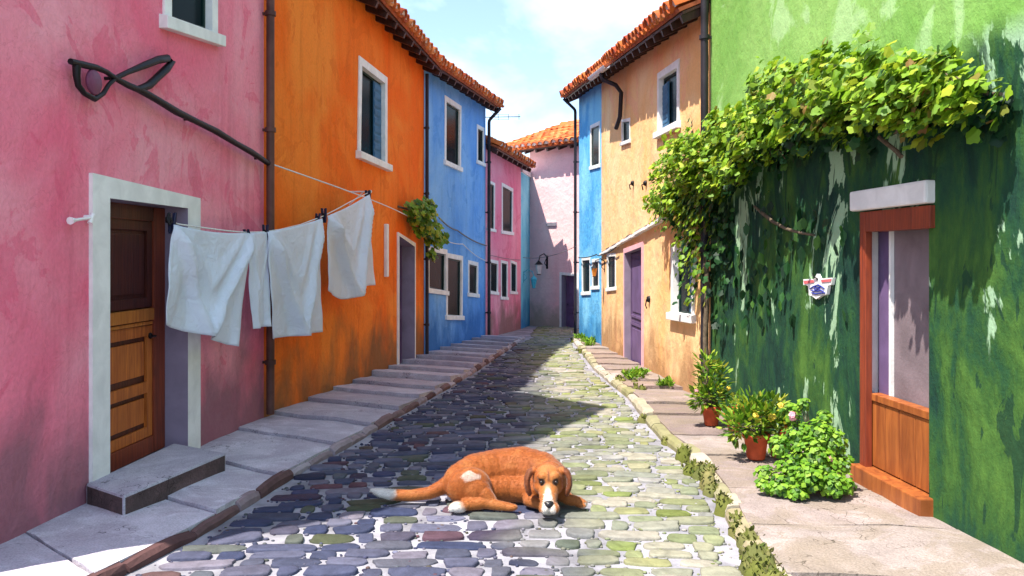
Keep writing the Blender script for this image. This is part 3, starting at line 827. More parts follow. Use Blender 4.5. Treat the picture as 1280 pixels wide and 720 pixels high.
ls = MB(); a = f.hit(481,280); b = f.hit(481,346)
ls.obox(f.pt(a[0],(a[1]+b[1])/2,.03), f.e*.055, f.n*.03, V((0,0,(a[1]-b[1])/2)))
solo(ls, 'wall_post', M['white'], 'narrow upright white strip fixed on the orange wall left of the doorway', 'wall strip', bevel=.012)

# ------------------------------------------------------------------ blue house
H = house('blue_house', 'cornflower blue house with tiled eaves and five white-framed windows, on the left', F_bl); f = F_bl
window(H, f, [(556,119),(577,133),(575,213),(555,204)], band=.12, depth=.05, off=.014, sillout=.05)
window(H, f, [(596,155),(605,160),(605,207),(596,203)], band=.1, depth=.03, off=.01, sillout=.04)
window(H, f, [(534,307),(559,312),(558,368),(534,364)], band=.11, depth=.05, off=.014, sillout=.05)
window(H, f, [(558,316),(579,320),(577,399),(557,398)], band=.11, depth=.05, off=.014, sillout=.05)
window(H, f, [(585,325),(598,328),(597,371),(585,369)], band=.1, depth=.04, off=.01, sillout=.04)
wall_mesh(H, f, M['blue'], BASE, (5.70,5.85), 6, ridge=math.tan(.4)*3)
ro, base = roof(H, f, (5.70,5.85), .4, 3.0, ends=(.0,.12), r=.125)
tipz = base(f.len,0).z
pipe(H, f, [(f.len-.02,tipz+.0,.42),(f.len-.02,tipz-.32,.1),(f.len-.02,ground(21.6)+.1,.1)], .045, 'pipe_dark')

# ------------------------------------------------------------------ rose house
H = house('rose_house', 'small rose pink house with five narrow windows, beyond the blue house', F_rose); f = F_rose
window(H, f, [(609,224),(619,229),(618,289),(609,287)], band=.08, depth=.03, off=.01, sillout=.04)
window(H, f, [(627,228),(642,236),(640,293),(627,291)], band=.1, depth=.03, off=.01, sillout=.04)
window(H, f, [(612,324),(623,326),(622,368),(612,366)], band=.09, depth=.03, off=.01, sillout=.03)
window(H, f, [(626,325),(635,327),(634,374),(626,373)], band=.08, depth=.03, off=.01, sillout=.03)
window(H, f, [(638,325),(646,328),(646,367),(638,366)], band=.08, depth=.03, off=.01, sillout=.03)
wall_mesh(H, f, M['rose'], BASE, (4.75,4.62), 5, ridge=math.tan(.42)*2.5)
roof(H, f, (4.75,4.62), .42, 2.5, over=.38, ends=(-.02,.1), r=.13)
# ------------------------------------------------------------------ cyan house
H = house('cyan_house', 'narrow cyan house front wedged between the rose house and the pale pink house', F_cy); f = F_cy
wall_mesh(H, f, M['cyan'], BASE, (4.40,4.40), 3.0)
cp = MB(); cp.box8([f.pt(-.02,4.40,.06),f.pt(f.len+.02,4.40,.06),f.pt(f.len+.02,4.40,-3.05),f.pt(-.02,4.40,-3.05)]+[f.pt(-.02,4.58,.06),f.pt(f.len+.02,4.58,.06),f.pt(f.len+.02,4.58,-3.05),f.pt(-.02,4.58,-3.05)])
cp.build('coping', M['white'], H)
# ------------------------------------------------------------------ rear house
H = house('pale_pink_house', 'pale pink house closing the far end of the street under a long tiled roof', F_rear); f = F_rear
doorway(H, f, [(700,340),(724,342),(724,421),(700,419)], .09, .2, 'white', 'mauve', 'violet')
vt = f.hit(690,280)
vm = MB(); vm.obox(f.pt(vt[0],vt[1],.015), f.e*.22, f.n*.02, V((0,0,.06)))
for k in range(4): vm.obox(f.pt(vt[0],vt[1]-.045+.03*k,.045), f.e*.2, f.n*.012, V((0,0,.006)))
vm.build('vent', M['stone'], H)
wall_mesh(H, f, M['pale'], BASE, (5.38,5.38), 6.4, ridge=math.tan(.34)*3.2)
roof(H, f, (5.38,5.38), .34, 3.2, over=.45, ends=(1.4,.3), r=.13, ridge_cap=True)
# the rear house runs on behind its neighbours to the left
# ------------------------------------------------------------------ green house (right)
H = house('green_house', 'light green house with dark lower wall and red-framed doorway, nearest on the right', F_gr); f = F_gr
un, _ = f.hit(1158,400); uf, _ = f.hit(1082,400)
gz = ground(5.9)+.09
zt_in = 2.07; inn = [(un,zt_in),(uf,zt_in),(uf,gz),(un,gz)]
f.holes.append([(un-.03,zt_in+.03),(uf+.03,zt_in+.03),(uf+.03,gz+.02),(un-.03,gz+.02)])
Dp = .13
rv = MB()
I = [f.pt(u,z,.0) for u,z in ((un-.03,zt_in+.03),(uf+.03,zt_in+.03),(uf+.03,gz),(un-.03,gz))]; Ib = [f.pt(u,z,-Dp-.1) for u,z in ((un-.03,zt_in+.03),(uf+.03,zt_in+.03),(uf+.03,gz),(un-.03,gz))]
for i in range(4):
    j = (i+1)%4; rv.add([I[i],I[j],Ib[j],Ib[i]], [(0,1,2,3)])
rv.build('door_reveal', M['white'], H)
lt = MB()
rect(lt, un-.10, uf+.13, zt_in+.04, zt_in+.20, -.02, .07, f=f)
lt.build('lintel', M['white'], H, bevel=.02)
df = MB()
rect(df, uf-.065, uf+.028, gz+.012, zt_in+.028, -.02, .035, f=f)
rect(df, un-.10, uf-.067, zt_in-.13, zt_in+.027, -.09, .037, f=f)
dfo = df.build('door_frame', M['redwood'], H, bevel=.006)
zh = EYE+(HY-502)/FPX*6.0
ld = MB(); rect(ld, un-.02, uf-.03, gz+.13, zh, -.10, -.045, f=f)
for k in range(4):
    a = un-.02+(uf-.03-un+.02)*k/4; b = un-.02+(uf-.03-un+.02)*(k+1)/4
    rect(ld, a+.004, b-.004, gz+.14, zh-.05, -.045, -.028, f=f)
rect(ld, un-.02, uf-.03, zh-.045, zh+.01, -.11, -.015, f=f)
dd = ld.build('door', M['orange_wood'], H, bevel=.005); dd['label'] = 'closed worn orange lower half of the stable door'
ud = MB(); rect(ud, un-.02, uf+.02, gz, zt_in+.02, -Dp-.06, -Dp, f=f)
u1 = uf-.067-.02; 
for (a, b, o) in ((u1-.10,u1+.06,0),):
    pass
udo = ud.build('inner_door', M['greymauve'], H)
s2 = MB(); rect(s2, uf-.16, uf+.01, zh-.2, zt_in-.04, -Dp+.002, -Dp+.02, f=f); s2.build('door_strip', M['violet'], udo)
s3 = MB(); rect(s3, uf-.19, uf-.163, zh-.2, zt_in-.04, -Dp+.002, -Dp+.03, f=f); s3.build('door_strip', M['white'], udo)
th = MB(); rect(th, un-.08, uf+.06, gz-.03, gz+.13, -.12, .10, f=f); th.build('threshold', M['orange_wood'], H, bevel=.01)
wall_mesh(H, f, M['green'], BASE, (6.4,6.4), 6, ridge=math.tan(.4)*3)
roof(H, f, (6.4,6.4), .4, 3.0, ends=(.1,-.02))
pipe(H, f, [(f.len-.04,6.3,.42),(f.len-.04,6.0,.09),(f.len-.04,ground(10.2)+.1,.09)], .05, 'pipe_dark')
# ------------------------------------------------------------------ apricot house
H = house('apricot_house', 'apricot orange house with a tall shuttered window, violet door and slanting ledge, on the right', F_ap); f = F_ap
window(H, f, [(823,92),(850,73),(850,158),(823,171)], band=.11, shutter='far', depth=.08, sillout=.08)
window(H, f, [(777,150),(788,147),(788,177),(778,180)], band=.06, depth=.04, off=.012, sillout=.04)
window(H, f, [(840,305),(870,298),(868,401),(840,397)], band=.12, depth=.09, shutter='near')
window(H, f, [(759,317),(770,316),(770,361),(759,363)], band=.07, depth=.04, off=.012, sillout=.03)
doorway(H, f, [(781,311),(805,302),(805,467),(781,462)], .09, .11, 'pinktrim', 'mauve', 'violet')
wall_mesh(H, f, M['apricot'], BASE, (4.98,5.85), 6, ridge=math.tan(.4)*3)
ro, base = roof(H, f, (4.98,5.85), .4, 3.0, ends=(-.02,-.02), r=.125, gutter=(4.9,6.9,'pipe_white'))
gp = base(5.6,0)
zg = gp.z-.1
pg = MB(); pg.tube([f.pt(5.6,zg,.47),f.pt(5.55,zg-.12,.44),f.pt(5.45,zg-.25,.2),f.pt(5.42,zg-.4,.1),f.pt(5.55,zg-.85,.1),f.pt(5.75,zg-1.05,.14)], .042, 10)
pg.build('downspout', M['pipe_dark'], H)
# slanting ledge of plaster and broken tile over the door
lg = MB(); A = f.hit(752,318); B = f.hit(852,262)
n = 26
for k in range(n):
    t0, t1 = k/n, (k+.97)/n
    ua, ub = A[0]+(B[0]-A[0])*t0, A[0]+(B[0]-A[0])*t1; za, zb_ = A[1]+(B[1]-A[1])*t0, A[1]+(B[1]-A[1])*t1
    dz = R.uniform(-.006,.006); ou = .05+R.uniform(-.008,.01)+.05*t0
    lg.box8([f.pt(ua,za-.03+dz,-.01),f.pt(ub,zb_-.03+dz,-.01),f.pt(ub,zb_-.03+dz,ou),f.pt(ua,za-.03+dz,ou),f.pt(ua,za+.02+dz,-.01),f.pt(ub,zb_+.02+dz,-.01),f.pt(ub,zb_+.02+dz,ou),f.pt(ua,za+.02+dz,ou)], 0)
    if R.random() < .62:
        h = R.uniform(.025,.05)
        lg.box8([f.pt(ua,za+.024,-.01),f.pt(ub,zb_+.024,-.01),f.pt(ub,zb_+.024,ou*.9),f.pt(ua,za+.024,ou*.9),f.pt(ua,za+.024+h,-.01),f.pt(ub,zb_+.024+h,-.01),f.pt(ub,zb_+.024+h*.6,ou*.8),f.pt(ua,za+.024+h*.6,ou*.8)], 1)
lg.build('ledge', [M['white'],M['soffit']], H)
for px, py in ((792,229),(808,229)):
    a = f.hit(px,py); b_ = MB(); b_.ell(f.pt(a[0],a[1],.01), (.05,.05,.05)); b_.tube([f.pt(a[0],a[1],.0),f.pt(a[0],a[1]-.03,.08),f.pt(a[0],a[1]-.12,.06)], .012, 6); b_.build('wall_anchor', M['iron'], H)
a = f.hit(812,374); b_ = MB(); b_.lathe((0,0,0), [(.0,.05),(.045,.045),(.06,.0)], 16)
rotm = f.n.to_track_quat('Z','Y').to_matrix(); ce = f.pt(a[0],a[1],.0); b_.v = [rotm@p+ce for p in b_.v]
b_.tube([f.pt(a[0],a[1],.05),f.pt(a[0],a[1]-.1,.07),f.pt(a[0],a[1]-.16,.05)], .01, 6)
b_.build('door_bell', M['iron'], H)
# ------------------------------------------------------------------ sky blue house
H = house('sky_blue_house', 'sky blue narrow house front with three windows, behind the apricot house on the right', F_sb); f = F_sb
window(H, f, [(738,157),(750,151),(750,208),(738,211)], band=.09, depth=.03, off=.01, sillout=.03)
window(H, f, [(727,322),(738,321),(738,367),(728,368)], band=.08, depth=.03, off=.01, sillout=.03)
window(H, f, [(740,324),(749,323),(749,360),(740,361)], band=.08, depth=.03, off=.01, sillout=.03)
wall_mesh(H, f, M['sky_blue'], BASE, (5.88,6.1), 6, ridge=math.tan(.4)*3)
ro, base = roof(H, f, (5.88,6.1), .4, 3.0, ends=(.0,.12), r=.125)
tipz = base(f.len,0).z
pipe(H, f, [(f.len-.0,tipz,.42),(f.len-.0,tipz-.3,.1),(f.len-.0,ground(21.5)+.1,.1)], .04, 'pipe_dark')

# ------------------------------------------------------------------ ironwork with the look of spectacles
f = F_pink
T = thing('iron_bracket', 'black wrought iron bracket curled like a pair of spectacles, high on the pink wall', 'bracket', f.pt(*f.hit(130,100)))
def fp(px, py, off=.08): u, z = f.hit(px,py); return f.pt(u,z,off)
mb = MB(); mb.tube([fp(*p) for p in ((74,77),(90,81),(108,85),(120,90),(131,98))], [.022,.026,.024,.02,.022], 8)
mb.tube([fp(*p) for p in ((82,82),(82,95),(84,107),(92,117),(105,124),(116,117),(123,106),(131,98))], [.03,.026,.022,.02,.022,.018,.016,.018], 8)
mb.build('hoop', M['iron'], T)
mb = MB(); cc = fp(104,103,.08); rot = f.n.to_track_quat('Z','Y').to_matrix()
mb.lathe((0,0,0), [(0,.012),(.085,.012),(.092,.006),(.092,-.006),(.085,-.012),(0,-.012)], 24); mb.v = [rot@p+cc for p in mb.v]
mb.tube([fp(104,82,.08), fp(104,92,.08)], .006, 6)
mb.build('disc', M['purple_disc'], T)
mb = MB(); mb.tube([fp(*p) for p in ((131,98),(148,90),(168,82),(186,75),(198,73),(204,77),(197,86),(185,97),(174,107),(160,112),(146,107),(131,98))], [.02,.022,.03,.034,.034,.03,.034,.032,.034,.028,.02,.02], 8)
mb.build('loop', M['iron'], T)
mb = MB(); pts = [(131,98),(150,107),(165,114),(185,125),(210,140),(235,152),(260,164),(285,179),(305,190),(328,205)]
mb.tube([fp(px,py,.08) for px,py in pts], [.02,.022,.03,.03,.034,.03,.034,.03,.034,.03], 8)
for (px,py) in ((131,98),(230,149),(318,198)):
    mb.tube([fp(px,py,-.02), fp(px,py,.08)], .014, 6)
mb.build('strut', M['iron'], T)
# white peg and bare plaster spots left of the door
mb = MB(); a = fp(79,276,.05); b = fp(106,272,.05)
mb.tube([a, a*.75+b*.25, b], [.028,.012,.01], 8); mb.tube([b, fp(106,272,-.02)], .02, 8); mb.tube([fp(104,279,.05), fp(106,272,.05), fp(108,268,.05)], .018, 8)
solo(mb, 'wall_hook', M['enamel'], 'small white trumpet-shaped hook on the pink wall left of the door', 'hook')

# ------------------------------------------------------------------ washing line
def LP(px, py):           # a point of the line's vertical plane
    r = (px-CX)/FPX; d = 3.8585/(.142-r); return P(px, py, d)
lp = [(211,274),(222,280),(250,284),(280,288),(305,290.5),(330,290),(350,287),(375,281),(402,271),(420,262),(440,251),(460,241)]
T = thing('clothesline', 'white rope washing line with an iron end hook, in front of the orange wall', 'clothesline', LP(211,274))
mb = MB(); pts = [LP(*p) for p in lp]; mb.tube(pts + [LP(463,239.5)], .007, 6)
mb.build('rope', M['rope'], T)
fo = F_or; u, z = fo.hit(434,250)
mb = MB(); tip = LP(463,239.5); wl_ = V(tip); uu = (tip-fo.a).dot(fo.e); 
mb.tube([fo.pt(uu,tip.z-.0,-.03), fo.pt(uu,tip.z,.1), tip+V((0,0,-.0))], .012, 8); mb.tube([fo.pt(uu,tip.z-.22,-.03), fo.pt(uu,tip.z-.01,.22)], .009, 6); mb.ell(tip,(.025,.025,.025))
mb.build('end_bracket', M['pipe_white'], T)
mb = MB(); hk = LP(211,274); jw = F_pink.pt(F_pink.hit(268,270)[0], hk.z-.2, -.02)
mb.tube([jw, jw+F_pink.n*.13, hk+F_pink.e*.16-V((0,0,.10)), hk], .010, 8); mb.tube([hk+V((0,0,.05)), hk+V((0,-.03,.0)), hk+V((.02,-.03,-.05)), hk+V((.03,0,-.02))], .012, 8); mb.lathe(hk+V((0,0,-.035)), [(0,0),(.028,.005),(.028,.05),(.0,.06)], 10)
mb.build('hook', M['iron'], T)

def cloth(tl, tr, br, bl, label, seed, sagm=.0, vfold=.07, wav=3.0, bottom=None):
    rnd = random.Random(seed); nx_, ny_ = 46, 46; vs = []
    c = [LP(*p) for p in (tl,tr,br,bl)]
    e = (LP(460,300)-LP(211,300)); e.z = 0; e.normalize(); n = V((e.y,-e.x,0))
    ph1, ph2 = rnd.uniform(0,6), rnd.uniform(0,6)
    for j in range(ny_+1):
        t = j/ny_
        for i in range(nx_+1):
            s = i/nx_
            p = (c[0]*(1-s)+c[1]*s)*(1-t)+(c[3]*(1-s)+c[2]*s)*t
            p = V(p); p.z -= sagm*math.sin(math.pi*s)*(1-t)**1.5
            if bottom: p.z += bottom(s)*t**2
            dd = abs(abs(s-.5)*2-(1-t)*.95)
            o = vfold*1.5*math.exp(-(dd/.10)**2)*(1-.3*t)
            d2 = abs(abs(s-.5)*2-(.55-t)*1.3)
            o += vfold*.6*math.exp(-(d2/.10)**2)*max(0,1-t)
            o += (.018+.045*t)*math.sin(2*math.pi*wav*s*.8+ph1+1.2*t)*(.3+.7*t)
            o += .012*math.sin(2*math.pi*(wav*2.2)*s+ph2-2*t)*t
            o += .02*mnoise.noise(V((s*4,t*4,seed)))
            o *= min(1, .15+t*5)
            vs.append(p + n*(max(o,-.03)+.012) + e*(.01*mnoise.noise(V((s*3,t*3,seed+9)))))
    W = nx_+1
    mb = MB(); mb.add(vs, [(j*W+i,j*W+i+1,(j+1)*W+i+1,(j+1)*W+i) for j in range(ny_) for i in range(nx_)], 0, True)
    o = solo(mb, 'cloth', M['cloth'], label, 'laundry', loc=c[0], group='white laundry on the washing line')
    so = o.modifiers.new('Solidify','SOLIDIFY'); so.thickness = .006
    return o
cloth((213,281),(316,291),(292,433),(198,404), 'widest white sheet, pegged nearest, hanging partly in front of the brown door', 1, .03, .08, 2.2, lambda s: .0)
cloth((309,291),(336,290),(334,408),(311,411), 'slim white towel hanging between the two big sheets, in front of the brown drainpipe', 2, .0, .02, 1.2)
cloth((331,290),(400,273),(402,415),(336,424), 'middle white sheet on the line, first to hang before the orange wall', 3, .02, .085, 2.0)
cloth((406,270),(459,243),(467,358),(407,362), 'small white sheet with pointed hem, highest and farthest of the laundry', 4, .03, .11, 2.0, lambda s: -.17*math.exp(-((s-.35)/.28)**2)+.02)
def peg(px, py, label, tilt=0.0, sc=1.0):
    p = LP(px,py); e = F_pink.e; n = F_pink.n
    T = thing('clothes_peg', label, 'clothes peg', p, 'dark pegs on the washing line')
    ax = (V((0,0,1))*math.cos(tilt)+e*math.sin(tilt)); sd = ax.cross(n).normalized()
    for s_ in (-1,1):
        mb = MB(); c = p + n*(.012*s_*1.0) - ax*.01
        q = [c - ax*.075*sc + n*.0, c + n*s_*.006, c + ax*.07*sc + n*s_*.016]
        mb.tube(q, [.010*sc,.015*sc,.010*sc], 6); mb.obox(c+n*s_*.002, sd*.014*sc, n*.006, ax*.065*sc)
        mb.build('prong', M['peg'], T)
    mb = MB(); mb.tube([p-sd*.03*sc, p+sd*.03*sc], .014*sc, 8); mb.build('spring', M['iron'], T)
peg(215,277, 'large dark peg at the near end of the line beside the iron hook', .15, 1.25)
peg(309,291, 'dark peg tilted on the rope between the widest sheet and the slim towel', -.8, .8)
peg(332,289, 'upright dark peg at the near corner of the middle sheet', 0, 1.15)
peg(397,272, 'dark peg at the far corner of the middle sheet', .5, 1.0)
peg(405,268, 'dark peg at the near corner of the small high sheet', -.1, 1.3)
peg(460,248, 'dark peg at the far upper corner of the small high sheet, by the line bracket', -.15, 1.9)

# long white cord from the iron strut to the creeper and cables on over the blue wall
mb = MB(); pts = []
a = F_pink.pt(*F_pink.hit(325,203), .08); b = F_or.pt(*F_or.hit(503,270), .10)
for k in range(25):
    t = k/24; p = a*(1-t)+b*t; p.z -= .06*math.sin(math.pi*t)*1.0
    pts.append(p + F_or.n*.25*math.sin(math.pi*min(1,t*1.0)))
mb.tube(pts, .009, 6); solo(mb, 'cord', M['rope'], 'long white cord slanting down from the iron bracket strut across the orange wall', 'cord')
def cable(pairs, label, off=.06, r=.010, mat='cable', sag=.05, name='cable'):
    mb = MB(); pts = []
    for (fa, pa), (fb, pb) in zip(pairs, pairs[1:]):
        A = fa.pt(*fa.hit(*pa), off); B = fb.pt(*fb.hit(*pb), off)
        for k in range(9):
            t = k/8; q = A*(1-t)+B*t; q.z -= sag*4*t*(1-t); pts.append(q)
    mb.tube(pts, r, 6); return solo(mb, name, M[mat], label, 'cable')
cable([(F_bl,(545,272)),(F_bl,(568,288)),(F_bl,(605,307))], 'thick grey cable sagging over the blue wall, upper of two', .07, .018)
cable([(F_bl,(545,296)),(F_bl,(575,305)),(F_bl,(604,326))], 'thin white cable over the lower windows of the blue house', .07, .010, 'rope')
cable([(F_rose,(607,318)),(F_rose,(648,325))], 'pale cable above the three lower windows of the rose house', .06, .008, 'cable', .03)
# wire across the far end of the street
mb = MB(); A = F_cy.pt(*F_cy.hit(652,322), .05); B = F_sb.pt(F_sb.len-.05, P(724,308,21.5).z, .1)
mb.tube([A*(1-k/16)+B*(k/16)+V((0,0,-.12*4*(k/16)*(1-k/16))) for k in range(17)], .009, 6)
solo(mb, 'cable', M['cable'], 'thin cable crossing in front of the pale pink house at the end of the street', 'cable')
cable([(F_sb,(727,322)),(F_sb,(750,318)),(F_ap,(756,318)),(F_ap,(775,309))], 'short dark cable above the lower windows of the sky blue house', .08, .012, 'pipe_dark', .03)

# aerial on the blue house corner
T = thing('aerial', 'small black wire aerial sticking out from the blue house corner against the sky', 'aerial', F_bl.pt(F_bl.len-.03, P(618,146,21.5).z, .05))
z = P(618,146,21.5).z; o0 = F_bl.pt(F_bl.len-.03, z, .0); ex = V((1,-.1,0)).normalized()
mb = MB(); mb.tube([o0, o0+ex*.95+V((0,0,.0))], .010, 6); mb.tube([o0+V((0,0,.32)), o0+ex*.28+V((0,0,.04))], .006, 5); mb.build('boom', M['iron'], T)
for k in range(3):
    mb = MB(); c = o0+ex*(.35+.28*k); mb.tube([c+V((0,0,.075)), c+V((0,0,-.075))], .007, 5); mb.build('element', M['iron'], T)
mb = MB(); mb.tube([o0+ex*.2+V((0,0,.07)), o0+ex*.93+V((0,0,.07))], .006, 5); mb.tube([o0+ex*.2+V((0,0,-.07)), o0+ex*.9+V((0,0,-.07))], .006, 5); mb.build('rail', M['pipe_white'], T)

# lamps
def lantern(base, out, label, frame, glass, sc=1.0, name='wall_lantern'):
    T = thing(name, label, 'lantern', base)
    up = V((0,0,1)); mb = MB()
    tip = base+out*.3*sc
    mb.tube([base+up*.25*sc, base+out*.12*sc+up*.33*sc, base+out*.26*sc+up*.28*sc, tip+up*.15*sc], .013*sc, 8)
    mb.tube([base, base+out*.1*sc+up*.1*sc, base+out*.04*sc+up*.2*sc, base+up*.22*sc], .01*sc, 6); mb.obox(base+up*.12*sc, out*.012, V((out.y,-out.x,0))*.03*sc, up*.16*sc)
    mb.build('bracket', frame, T)
    mb = MB(); mb.lathe(tip-up*.16*sc, [(.0,0),(.045*sc,0),(.085*sc,.22*sc),(.0,.22*sc)], 6, smooth=False); mb.build('lamp_glass', glass, T)
    mb = MB(); mb.lathe(tip+up*.065*sc, [(.105*sc,0),(.04*sc,.07*sc),(.015*sc,.1*sc),(0,.12*sc)], 6, smooth=False); mb.lathe(tip-up*.18*sc, [(0,0),(.05*sc,.0),(.05*sc,.02*sc),(0,.02*sc)], 6, smooth=False)
    mb.build('lamp_cap', frame, T)
lantern(F_rear.pt(*F_rear.hit(684,334)), F_rear.n, 'pale wall lantern on a black arm on the pale pink house front', M['iron'], M['lamp_glass'], 1.35)
lantern(F_cy.pt(*F_cy.hit(654,352)), F_cy.n, 'cyan painted wall lantern on the narrow cyan house', M['lamp_cyan'], M['lamp_cyan'], 1.15)
lantern(F_ap.pt(*F_ap.hit(756,338)), F_ap.n, 'tiny amber wall lantern at the far corner of the apricot house', M['iron'], M['amber'], .8)

# enamel plate on the green wall
f = F_gr; fp = lambda px, py, off=.02: f.pt(*f.hit(px,py), off)
T = thing('wall_plaque', 'small white enamel plaque with blue emblem and red top edge on the dark green wall', 'plaque', fp(1027,372))
def flat(name, pts, o0, o1, mat, par, f=f):
    mb = MB(); A = [f.pt(*f.hit(*p), o0) for p in pts]; B = [f.pt(*f.hit(*p), o1) for p in pts]; n = len(pts)
    mb.add(A+B, [tuple(range(n)), tuple(range(2*n-1,n-1,-1))]+[(i,(i+1)%n,n+(i+1)%n,n+i) for i in range(n)])
    return mb.build(name, mat, par)
flat('plate', [(1008,349),(1022,348.5),(1025,342),(1028,348.5),(1045,347),(1043,356),(1039,357),(1037,368),(1030,370),(1024,374),(1019,370),(1015,369),(1014,357),(1008,356)], .0, .03, M['enamel'], T)
flat('red_band', [(1009,351),(1021,350),(1022,353),(1010,355)], .031, .036, M['enamel_red'], T)
flat('red_band', [(1031,350),(1044,348.5),(1043,352),(1032,353)], .031, .036, M['enamel_red'], T)
mb = MB()
for pl in ([(1017,361),(1021,358),(1026,360),(1031,358),(1035,361)], [(1019,366),(1024,367.5),(1030,366.5),(1036,366)], [(1022,358),(1027,356),(1031,358)], [(1022,361),(1026,364),(1031,363),(1034,365)], [(1019,363),(1022,364),(1026,362)], [(1024,364),(1028,360),(1030,363)]):
    mb.tube([fp(px,py,.033) for px,py in pl], .0065, 6)
mb.build('emblem', M['enamel_blue'], T)
mb = MB(); mb.tube([fp(1026,349,.03),fp(1023,345,.05),fp(1020,342,.03)], .006, 6); mb.ell(fp(1026,349,.03),(.012,.012,.012)); mb.build('hanging_wire', M['iron'], T)

# ------------------------------------------------------------------ climbing vine on the green wall
f = F_gr
T = thing('climbing_vine', 'big yellow-green climbing vine spreading along the upper green wall', 'vine', V((2.45,10.0,ground(10))))
rnd = random.Random(31)
band = [(845,250,20),(870,228,34),(890,215,38),(915,200,40),(940,180,42),(965,165,40),(990,150,42),(1015,140,42),(1040,128,42),(1065,118,45),(1090,115,40),(1120,112,34),(1150,112,32),(1185,108,36),(1225,112,34),(1262,118,36)]
def any_pt(px, py, off):
    ff = F_gr if px > 888 else F_ap
    return ff.pt(*ff.hit(px,py), off), ff
mb = MB(); md = MB()
def along(t):
    x = t*(len(band)-1); i = min(int(x), len(band)-2); k = x-i
    return [band[i][j]*(1-k)+band[i+1][j]*k for j in range(3)]
clusters = []
for _ in range(112):
    t = rnd.random(); px, py, hw = along(t)
    if t > .35 and rnd.random() < .2: t *= .4; px, py, hw = along(t)
    clusters.append((px+rnd.gauss(0,8), py+rnd.gauss(0,.55)*hw, rnd.uniform(.10,.26)))
for _ in range(34):
    t = rnd.random(); px, py, hw = along(t); clusters.append((px+rnd.gauss(0,10), py+rnd.choice([-1,-1,1])*hw*rnd.uniform(.8,1.35), rnd.uniform(.04,.09)))
for (px,py) in ((1078,62),(1050,75),(1060,68),(1020,85),(1000,100),(1088,70),(1024,98),(940,150),(955,152),(985,120),(905,185)): clusters.append((px,py,.09))
for (px, py, r) in clusters:
    c, ff = any_pt(px, py, rnd.uniform(.12,.42))
    for _ in range(int((64 if px < 960 else 44)*r/.18)):
        dr = V((rnd.gauss(0,1),rnd.gauss(0,1),rnd.gauss(0,1))).normalized()*r*rnd.random()**.4
        p = c+dr; off = (p-ff.a).dot(ff.n)
        if off < .03: p += ff.n*(.04-off+rnd.uniform(0,.05))
        leaf(mb, p, rnd.choice([.05,.065,.08,.095,.115])*rnd.uniform(.85,1.15), ff.n*.7+V((rnd.gauss(0,.4),rnd.gauss(0,.4),.7+rnd.gauss(0,.4))), rnd, 5)
# hanging tails down the corner between the houses
for _ in range(420):
    t = rnd.random(); px = 868+rnd.gauss(0,9)+14*t; py = 245+t*135+rnd.gauss(0,5)
    if t > .55 and rnd.random() < .45: continue
    c, ff = any_pt(px, py, rnd.uniform(.04,.25)); leaf(mb if rnd.random() < .65 else md, c, rnd.uniform(.07,.12), ff.n+V((rnd.gauss(0,.4),rnd.gauss(0,.4),.5)), rnd, 5)
for _ in range(420):
    px = 832+rnd.random()*65; py = 256+rnd.gauss(0,17)+ (888-px)*-.1; c, ff = any_pt(px, py, rnd.uniform(.04,.3)); leaf(mb, c, rnd.uniform(.07,.13), ff.n+V((0,0,.5)), rnd, 5)
for px, py in ((868,152),(868,160),(869,172),(866,182),(870,186),(862,190),(872,200),(864,205)): 
    for _ in range(3): c, ff = any_pt(px+rnd.gauss(0,3), py+rnd.gauss(0,3), .08); leaf(md, c, .09, ff.n+V((0,0,.4)), rnd, 5)
mb.build('leaves', M['leaf'], T)
# leaves under the band, its shade put into their dark colour
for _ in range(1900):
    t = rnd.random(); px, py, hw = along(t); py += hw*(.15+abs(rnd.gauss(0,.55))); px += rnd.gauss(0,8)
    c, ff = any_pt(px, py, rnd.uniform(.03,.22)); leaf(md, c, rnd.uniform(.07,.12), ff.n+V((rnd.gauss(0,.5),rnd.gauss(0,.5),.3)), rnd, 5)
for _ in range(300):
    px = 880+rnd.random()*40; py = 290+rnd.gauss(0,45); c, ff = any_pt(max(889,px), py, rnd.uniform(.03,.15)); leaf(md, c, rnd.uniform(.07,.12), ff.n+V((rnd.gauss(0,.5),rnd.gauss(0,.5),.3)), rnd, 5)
for _ in range(170):
    px = rnd.uniform(895,1060); py = rnd.uniform(250,400)
    if abs(px-1027) < 30 and abs(py-355) < 42: continue
    c, ff = any_pt(px, py, rnd.uniform(.02,.05)); ovleaf(md, c, V((rnd.gauss(0,.2),rnd.gauss(0,.3),-1)), rnd.uniform(.07,.17), rnd, .5)
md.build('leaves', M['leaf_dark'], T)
st_ = MB()
st_.tube([V((2.42,10.0,ground(10)+.05))]+[any_pt(px,py,.09)[0] for px,py in ((892,470),(890,420),(893,360),(889.5,300),(893,250),(905,218),(930,195),(965,172),(1000,152),(1050,130),(1100,120),(1160,115),(1270,118))], [.045,.04,.035,.035,.03,.03,.028,.026,.024,.022,.02,.018,.015,.012], 7)
for k in range(26):
    px, py, hw = along(rnd.random()); a = any_pt(px,py,.12)[0]; b = any_pt(px+rnd.uniform(-50,50) if px > 950 else px+30, py+rnd.uniform(-45,50), .2)[0]
    st_.tube([a,(a+b)/2+V((0,0,rnd.uniform(-.06,.1))),b], [.012,.009,.005], 5)
st_.tube([any_pt(px,py,.06)[0] for px,py in ((950,258),(962,268),(972,276),(990,286),(1008,291),(1026,294))], [.014,.02,.02,.017,.013,.011], 6)
st_.tube([any_pt(px,py,.08)[0] for px,py in ((1110,150),(1118,160),(1130,166),(1142,160),(1140,150),(1128,148))], .018, 6)
st_.tube([any_pt(px,py,.08)[0] for px,py in ((1112,172),(1122,180),(1135,190),(1140,196))], .018, 6)
st_.build('stem', M['stem'], T)

